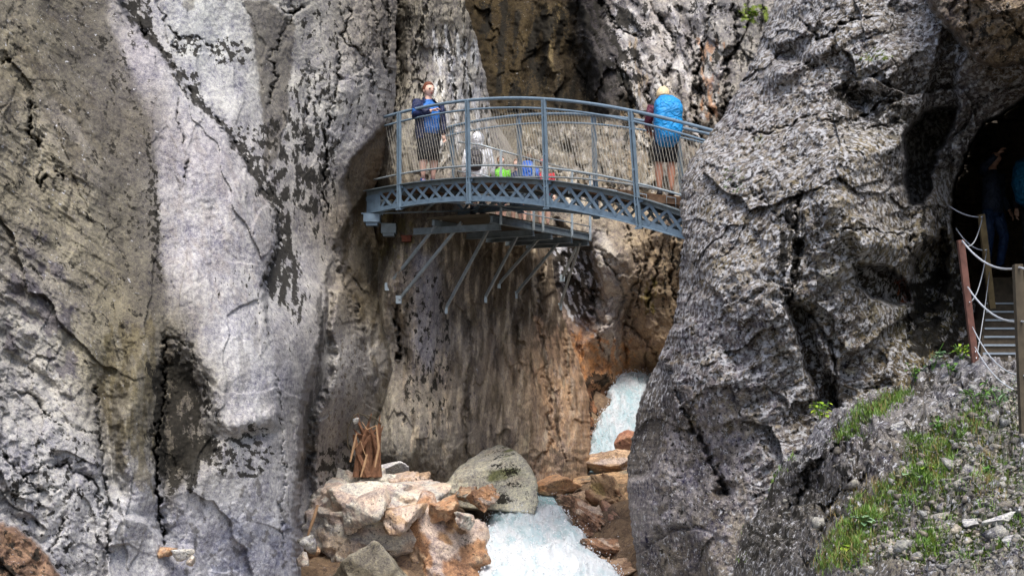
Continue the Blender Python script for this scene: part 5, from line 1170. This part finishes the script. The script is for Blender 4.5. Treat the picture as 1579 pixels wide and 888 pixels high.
# rubble heaped over the cream boulder and along the foot of the wall: single stones
HEAP = [((505,725,560,765),24.2,'cream angular block at the top left of the heap'),((545,728,600,770),24.0,'cracked pinkish block behind the white stone'),((600,728,655,775),24.0,'tan block between white stone and mossy boulder'),((650,752,690,785),23.7,'orange-tinted block on the heap'),
        ((484,750,540,800),23.2,'pale block on the left shoulder of the heap'),((530,760,600,815),22.9,'big cream slab on the front of the heap'),((590,775,650,820),22.8,'pink slab leaning on the orange boulder'),((660,770,705,800),23.2,'small round tan stone above the orange boulder'),
        ((700,790,730,812),23.0,'little pale stone beside the cascade edge')]
for i, (bx, Yb, lb) in enumerate(HEAP): Yb = Yb - (.5 if i < 5 else 1.2); boulder('rock_block', lb, bx, Yb, .9, 200+i*7, [(CR,PK),(PK,CR,GY),(OC,PK),(OG,OC)][i % 4 if i not in (0,4,5) else 0], sub=5, planes=12, rough=.13, sharp=40, tilt=(-18, 10, -8, 22)[i % 4], group='angular blocks heaped by the stream', cat='rock', fill=1.2)
for i, (bx, Yb, lb) in enumerate([((457,826,486,854),20.6,'grey stone at the foot of the left cliff'),((455,850,476,872),20.4,'small pinkish stone below the grey one'),((470,842,494,862),20.8,'brown pebble beside the grey stone'),((244,843,272,858),16.2,'rust coloured stone on the ledge of the left cliff'),((266,846,300,864),16.2,'cream flat stone on the ledge of the left cliff'),((286,856,300,872),16.1,'small pale stone at the end of the ledge'),((543,644,553,654),23.2,'white pebble caught beside the broken root')]):
    boulder('stone', lb, bx, Yb, .22, 300+i*5, [(GY,WH),(PK,CR),(OC,BR),(OG,OC),(CR,WH),(CR,PK),(WH,WH)][i], sub=3, planes=9, rough=.1, cat='stone')

# ---- broken root wad jammed against the wall
M_root = plain('splintered_wood', (118,84,62), .85, 0, .45, 14, .8); M_pale = plain('pale_wood', (164,132,100), .8, 0, .3, 20, .5)
stump = empty('broken_trunk', at(566, 730, 23.3)); tag(stump, 'reddish-brown splintered tree trunk jammed upright against the left wall', 'tree debris')
rnd = random.Random(3); m = MB()
for k in range(26):
    a = rnd.uniform(550, 584); b = rnd.uniform(544, 592); t0 = rnd.uniform(636, 676); Yq = 23.3 + rnd.uniform(-.15, .2)
    m.tube([at(b*.5+a*.5, 735, Yq), at(a, 700, Yq), at((a+b)/2+rnd.uniform(-4,4), 672, Yq - .05), at(b, t0, Yq - .1)], 0, 6, [.05, .04, .03, .006], .6)
m.build('trunk', M_root, stump)
for q in ([(546,692),(556,680),(562,698),(568,712)],[(580,655),(584,690),(578,720)],[(556,735),(563,712),(566,700)],[(558,650),(566,662),(580,656)],[(550,668),(545,690),(540,712)]): m = MB(); m.tube([at(x, y, 23.0) for x, y in q], 0, 6, [.012,.02,.014,.005][:len(q)], .5); m.build('splinter', M_pale, stump)
m = MB(); m.tube([at(x, y, 23.1) for x, y in ((545,705),(536,685),(536,662),(543,645),(552,637),(562,640),(570,648))], .012, 6); m.build('root', M_dwood, stump, True); m = MB(); m.tube([at(x, y, 23.1) for x, y in ((566,640),(578,644),(588,654))], .012, 6); m.build('root', M_dwood, stump, True)
m = MB(); m.tube([at(x, y, 21.0) for x, y in ((490,778),(484,798),(478,815),(474,828))], 0, 7, [.02,.026,.022,.014]); o = m.build('stick', M_pale); tag(o, 'pale bare stick leaning in the dark crevice left of the heap', 'stick')
m = MB(); m.tube([at(x, y, 23.6) for x, y in ((552,738),(558,720),(564,700))], 0, 7, [.018,.022,.010]); o = m.build('stick', M_pale); tag(o, 'short pale stick at the foot of the splintered trunk', 'stick')

# ---- leaf and blade materials
def leafmat(name, c1, c2, trans=.3):
    m = bpy.data.materials.new(name); m.use_nodes = True; t = m.node_tree; b = t.nodes['Principled BSDF']; b.inputs['Roughness'].default_value = .5
    g = t.nodes.new('ShaderNodeNewGeometry'); r = t.nodes.new('ShaderNodeValToRGB'); r.color_ramp.elements[0].color = (*map(float, lin(c1)), 1); r.color_ramp.elements[1].color = (*map(float, lin(c2)), 1)
    t.links.new(g.outputs['Random Per Island'], r.inputs[0]); t.links.new(r.outputs[0], b.inputs['Base Color'])
    b.inputs['Subsurface Weight'].default_value = 0; b.inputs['Transmission Weight'].default_value = 0
    return m
M_grass = leafmat('grass_blade', (54,92,26), (120,150,58)); M_dry = leafmat('dry_grass', (110,96,50), (150,130,80)); M_leaf = leafmat('leaf_green', (52,92,34), (96,134,50)); M_lime = leafmat('leaf_lime', (110,150,36), (160,182,60))
M_glaucous = leafmat('leaf_grey_green', (84,118,80), (134,160,120)); M_moss = leafmat('moss_tuft', (54,72,14), (96,112,30))
def inpoly_pts(poly, n, rnd):
    P = np.array(poly); out = []
    while len(out) < n:
        x = rnd.uniform(P[:,0].min(), P[:,0].max()); y = rnd.uniform(P[:,1].min(), P[:,1].max())
        if inside(np.array([x]), np.array([y]), poly)[0] and y < 900: out.append((x, y))
    return out
# cheap look-up of the slope surface
from mathutils.kdtree import KDTree
_sel = np.arange(0, s_px.size, 3); KD = KDTree(len(_sel)); _fx = s_px.ravel(); _fy = s_py.ravel(); _fY = s_Y.ravel(); _fz = s_dz.ravel()
for i_, q in enumerate(_sel): KD.insert((_fx[q], _fy[q], 0), int(q))
KD.balance()
def SP(x, y):
    _, q, _ = KD.find((x, y, 0)); p = at(_fx[q], _fy[q], _fY[q]); p.z += _fz[q]; return p
def blades(name, lists, mat, label, cat, lo, hi, w, sd_, lean=.6):
    rnd = random.Random(sd_); V = []; Fc = []
    for poly, n in lists:
        tuf = [(x, y) for x, y in inpoly_pts(poly, max(1, n // 22), rnd)]
        for tx, ty in tuf:
            la = rnd.uniform(0, 6.28); sz = rnd.uniform(.6, 1.2)
            for k in range(22):
                p = SP(tx + rnd.gauss(0, 7), ty + rnd.gauss(0, 4)) + Vector((0, 0, -.01)); L = rnd.uniform(lo, hi) * sz; a = rnd.gauss(la, 1.1); d = Vector((math.cos(a), math.sin(a) - .25, 0)); ln = rnd.uniform(.15, lean)*1.3
                sd2 = Vector((-d.y, d.x, 0)).normalized() if abs(d.y) < .98 else Vector((1, 0, 0)); sd2 = (sd2 + Vector((rnd.uniform(-.5, .5), 0, 0))).normalized() * w * rnd.uniform(.7, 1.3)
                k0 = len(V)
                for t, ww in ((0, 1), (.4, .8), (.75, .5)):
                    c = p + d * (L * ln * t * t) + Vector((0, 0, L * t * (1 - .35 * ln * t))); V += [tuple(c - sd2 * ww), tuple(c + sd2 * ww)]
                c = p + d * (L * ln) + Vector((0, 0, L * (1 - .5 * ln))); V.append(tuple(c))
                Fc += [(k0, k0 + 1, k0 + 3, k0 + 2), (k0 + 2, k0 + 3, k0 + 5, k0 + 4), (k0 + 4, k0 + 5, k0 + 6)]
    me = bpy.data.meshes.new(name); me.from_pydata(V, [], Fc); me.materials.append(mat); o = bpy.data.objects.new(name, me); C.objects.link(o); tag(o, label, cat, kind='stuff'); return o
blades('grass', [(GR[0], 10000), (GR[1], 3200), (GR[2], 2600), ([(1330,780),(1470,700),(1579,690),(1579,880),(1340,880)], 1500), (GR[3], 900), (GR[4], 200), ([(1120,850),(1170,760),(1215,700),(1240,700),(1190,790),(1140,880)], 160), ([(1470,590),(1579,600),(1579,670),(1480,660)], 300)], M_grass, 'green mountain grass in tufts on the rubble slope', 'grass', .04, .105, .0026, 11)
blades('dry_grass', [(GR[0], 1400), (GR[1], 380), (GR[2], 450), (GR[4], 160), ([(1510,700),(1540,700),(1540,790),(1505,790)], 260), ([(1270,790),(1330,760),(1400,760),(1330,880),(1270,880)], 420), ([(1380,560),(1440,540),(1430,580),(1380,600)], 120)], M_dry, 'yellowed grass among the green tufts', 'grass', .06, .14, .0022, 13, .9)
blades('moss', [([(1400,660),(1579,650),(1579,880),(1360,880)], 11000), ([(1470,840),(1579,800),(1579,870),(1480,885)], 2400)], M_moss, 'low moss cushions between the stones', 'moss', .012, .03, .006, 15, 1.)
# loose stones
rnd = random.Random(21); V = []; Fc = []; Cc = []; nk = 0
def chip(sd_):
    r = random.Random(sd_); bm = bmesh.new()
    for k in range(11): bm.verts.new((r.gauss(0, 1), r.gauss(0, .8), r.gauss(0, .6)))
    bmesh.ops.convex_hull(bm, input=bm.verts); bmesh.ops.delete(bm, geom=[v_ for v_ in bm.verts if not v_.link_faces], context='VERTS'); bmesh.ops.triangulate(bm, faces=bm.faces); bm.verts.index_update()
    v_ = np.array([q.co[:] for q in bm.verts]); f_ = np.array([[q.index for q in t.verts] for t in bm.faces]); bm.free(); return v_/np.abs(v_).max(), f_
shp = [chip(50+k) for k in range(14)]
for k in range(9000):
    x = rnd.uniform(1200, 1600); y = rnd.uniform(590, 900)
    if not inside(np.array([x]), np.array([y]), [(1300,900),(1360,800),(1400,720),(1440,640),(1500,590),(1620,590),(1620,900)])[0] and rnd.random() < .93: continue
    if y < 600 + max(0, (1440-x)*.45): continue
    s0 = .010*(rnd.random()**-.42); s0 = min(s0, .075)
    p = SP(x, y); v, f = shp[rnd.randrange(14)]; M = Matrix.Rotation(rnd.uniform(0, 6), 3, 'Z') @ Matrix.Rotation(rnd.uniform(-.7, .7), 3, 'X') @ Matrix.Rotation(rnd.uniform(-.5, .5), 3, 'Y')
    A = (v * s0 * 1.25) @ np.array(M).T + np.array(p) + [0, 0, s0*.15]; V.append(A); Fc.append(f + nk); nk += len(A)
    tcol = rnd.choice((.42,.55,.7,.8,.95)); wv = rnd.uniform(-4, 6); Cc.append(np.tile(lin((150+wv,146,138-wv))*tcol, (len(A), 1)))
V = np.concatenate(V); aux = np.zeros((len(V), 4)); aux[:, 0] = .45; aux[:, 1] = .5
tag(grid_mesh('loose_stones', V, np.concatenate(Fc), M_slope, np.concatenate(Cc), aux, smooth=False), 'small pale limestone chips scattered over the slope', 'gravel', kind='stuff')
for i, (x, y, sz, lb) in enumerate([(1548,832,.04,'flat white stone at the lower right corner of the slope'),(1562,868,.045,'rounded pale stone at the very bottom right'),(1505,822,.05,'tilted pale stone just above the bottom moss'),(1385,660,.06,'grey stone on the grass edge in the upper slope')]):
    p = SP(x, y); v, f = rock_shape(700+i, 5, 9, .08, 36); A = v*np.array([sz*1.3, sz, sz*.6]); aux = np.zeros((len(A), 4)); aux[:,0] = .4; aux[:,1] = .4
    o = grid_mesh('stone', A, f, M_boulder, np.tile(lin((176,174,168)), (len(A), 1)), aux); o.location = p + Vector((0, 0, sz*.25)); o.rotation_euler = (0, .2*i-.3, i); tag(o, lb, 'stone')
# ---- leafy plants
def leaf(m, base, d, L, W, droop=.3):
    d = Vector(d).normalized(); sd_ = d.cross(Vector((0, 0, 1)))
    if sd_.length < .1: sd_ = Vector((1, 0, 0))
    sd_.normalize(); pts = []
    for t, ww in ((0, .12), (.25, .8), (.5, 1), (.75, .7), (1, .02)):
        c = base + d * (L * t) - Vector((0, 0, droop * L * t * t)); pts.append((c - sd_ * W * ww / 2 + Vector((0, 0, .06 * L * ww)), c, c + sd_ * W * ww / 2 + Vector((0, 0, .06 * L * ww))))
    k = len(m.v)
    for q in pts: m.v += [tuple(p) for p in q]
    for i in range(4):
        a = k + i * 3; m.f += [(a, a + 1, a + 4, a + 3), (a + 1, a + 2, a + 5, a + 4)]
def plant(px, py, Yp, n, L, W, hgt, mat, label, seed, spread=1., group='broad-leaved plants on the slope', cat='plant'):
    rnd = random.Random(seed); p = SP(px, py) if Yp is None else at(px, py, Yp); root = empty('leafy_plant', p); tag(root, label, cat, group)
    st = MB(); lf = MB(); ns = max(2, n // 5)
    for k in range(ns):
        a = rnd.uniform(0, 6.28); e = Vector((math.cos(a) * .35 * spread * hgt, math.sin(a) * .3 * spread * hgt - .15 * hgt, hgt * rnd.uniform(.5, 1))); st.tube([Vector((0, 0, -.03)), e * .5 + Vector((0, 0, .1 * hgt)), e], .004, 5)
        for j in range(n // ns):
            b = rnd.uniform(0, 6.28); t = rnd.uniform(.35, 1); leaf(lf, e * t, (math.cos(b), math.sin(b) - .4, rnd.uniform(-.1, .7)), L * rnd.uniform(.6, 1.2), W * rnd.uniform(.7, 1.2))
    o = st.build('stem', M_leaf); o.parent = root; o = lf.build('leaves', mat); o.parent = root; return root
plant(1268, 652, 14.9, 36, .085, .05, .24, M_lime, 'yellow-green leafy sapling growing from the foot of the right cliff', 1, 1.3)
plant(1482, 572, None, 40, .07, .035, .16, M_lime, 'bright green fern clump at the foot of the rusty post', 2, 1.5)
plant(1412, 585, None, 26, .08, .05, .20, M_leaf, 'dark green weeds at the base of the mossy recess', 3, 1.4)
plant(1437, 578, None, 18, .09, .055, .28, M_glaucous, 'tall grey-green weed under the mossy recess', 4, 1.)
plant(1463, 582, None, 22, .07, .04, .14, M_leaf, 'small green plant left of the fern clump', 5, 1.3)
plant(1508, 640, None, 34, .09, .028, .26, M_leaf, 'narrow-leaved plant in front of the last post', 6, 1.5)
plant(1540, 652, None, 26, .09, .028, .18, M_glaucous, 'grey-green narrow-leaved plant by the last post', 7, 1.4)
plant(1448, 678, None, 22, .07, .05, .14, M_leaf, 'round-leaved plant in the middle of the slope', 8, 1.4)
plant(1424, 742, None, 6, .12, .05, .06, M_lime, 'low lime rosette in the grass', 9, 1.)
plant(1408, 764, None, 5, .14, .09, .05, M_glaucous, 'single big pale leaf lying in the grass', 10, 1.)
plant(1335, 838, None, 9, .12, .07, .08, M_glaucous, 'pale broad leaves in the lowest grass tuft', 11, 1.2)
plant(1305, 850, None, 6, .10, .07, .05, M_lime, 'lime leaf pair left of the pale broad leaves', 12, 1.2)
plant(1525, 745, None, 12, .06, .035, .12, M_leaf, 'small seedling among the stones on the right', 13, 1.)
plant(1136, 285, 17.2, 16, .05, .035, .08, M_leaf, 'little green tuft on the face of the right cliff', 14, 1.6, group='tufts on the right cliff')
plant(1356, 86, 17.0, 26, .05, .03, .06, M_lime, 'pale green tuft high on the right cliff', 15, 2.2, group='tufts on the right cliff')
plant(1160, 28, 29.0, 50, .12, .07, .16, M_lime, 'lime green moss tuft on the far wall at the top', 16, 2.2, group='tufts on the far wall')

# ---- froth and spray thrown up along the cascades
rnd = np.random.RandomState(8); WXg, WYg, WZg = W_tab; HH, WW = WXg.shape; v1, f1_ = ICO[2]; v1, f1_ = ico(1); V = []; Fc = []; nk = 0
rowsel = [r_ for r_ in range(HH) if (566 < rows[r_] < 712) or (768 < rows[r_] < 900)]
for k in range(7000):
    r_ = rowsel[rnd.randint(len(rowsel))]; e_ = rnd.rand(); c_ = int(WW*(.05 + .9*e_)) if rnd.rand() < .5 else int(WW*((.04 + .07*rnd.rand()) if rnd.rand() < .5 else (.96 - .07*rnd.rand())))
    up = abs(rnd.normal(0, .07)); q = rnd.uniform(.004, .013)
    V.append(v1*q*rnd.uniform(.7, 1.6, 3) + [WXg[r_, c_] + rnd.normal(0, .05), WYg[r_, c_] - .05 + rnd.normal(0, .06), WZg[r_, c_] + up]); Fc.append(f1_ + nk); nk += len(v1)
V = np.concatenate(V)
tag(grid_mesh('water_spray', V, np.concatenate(Fc), M_water, np.tile(lin((222,226,230)), (len(V), 1))), 'white spray and froth drops over the cascades', 'spray', kind='stuff')
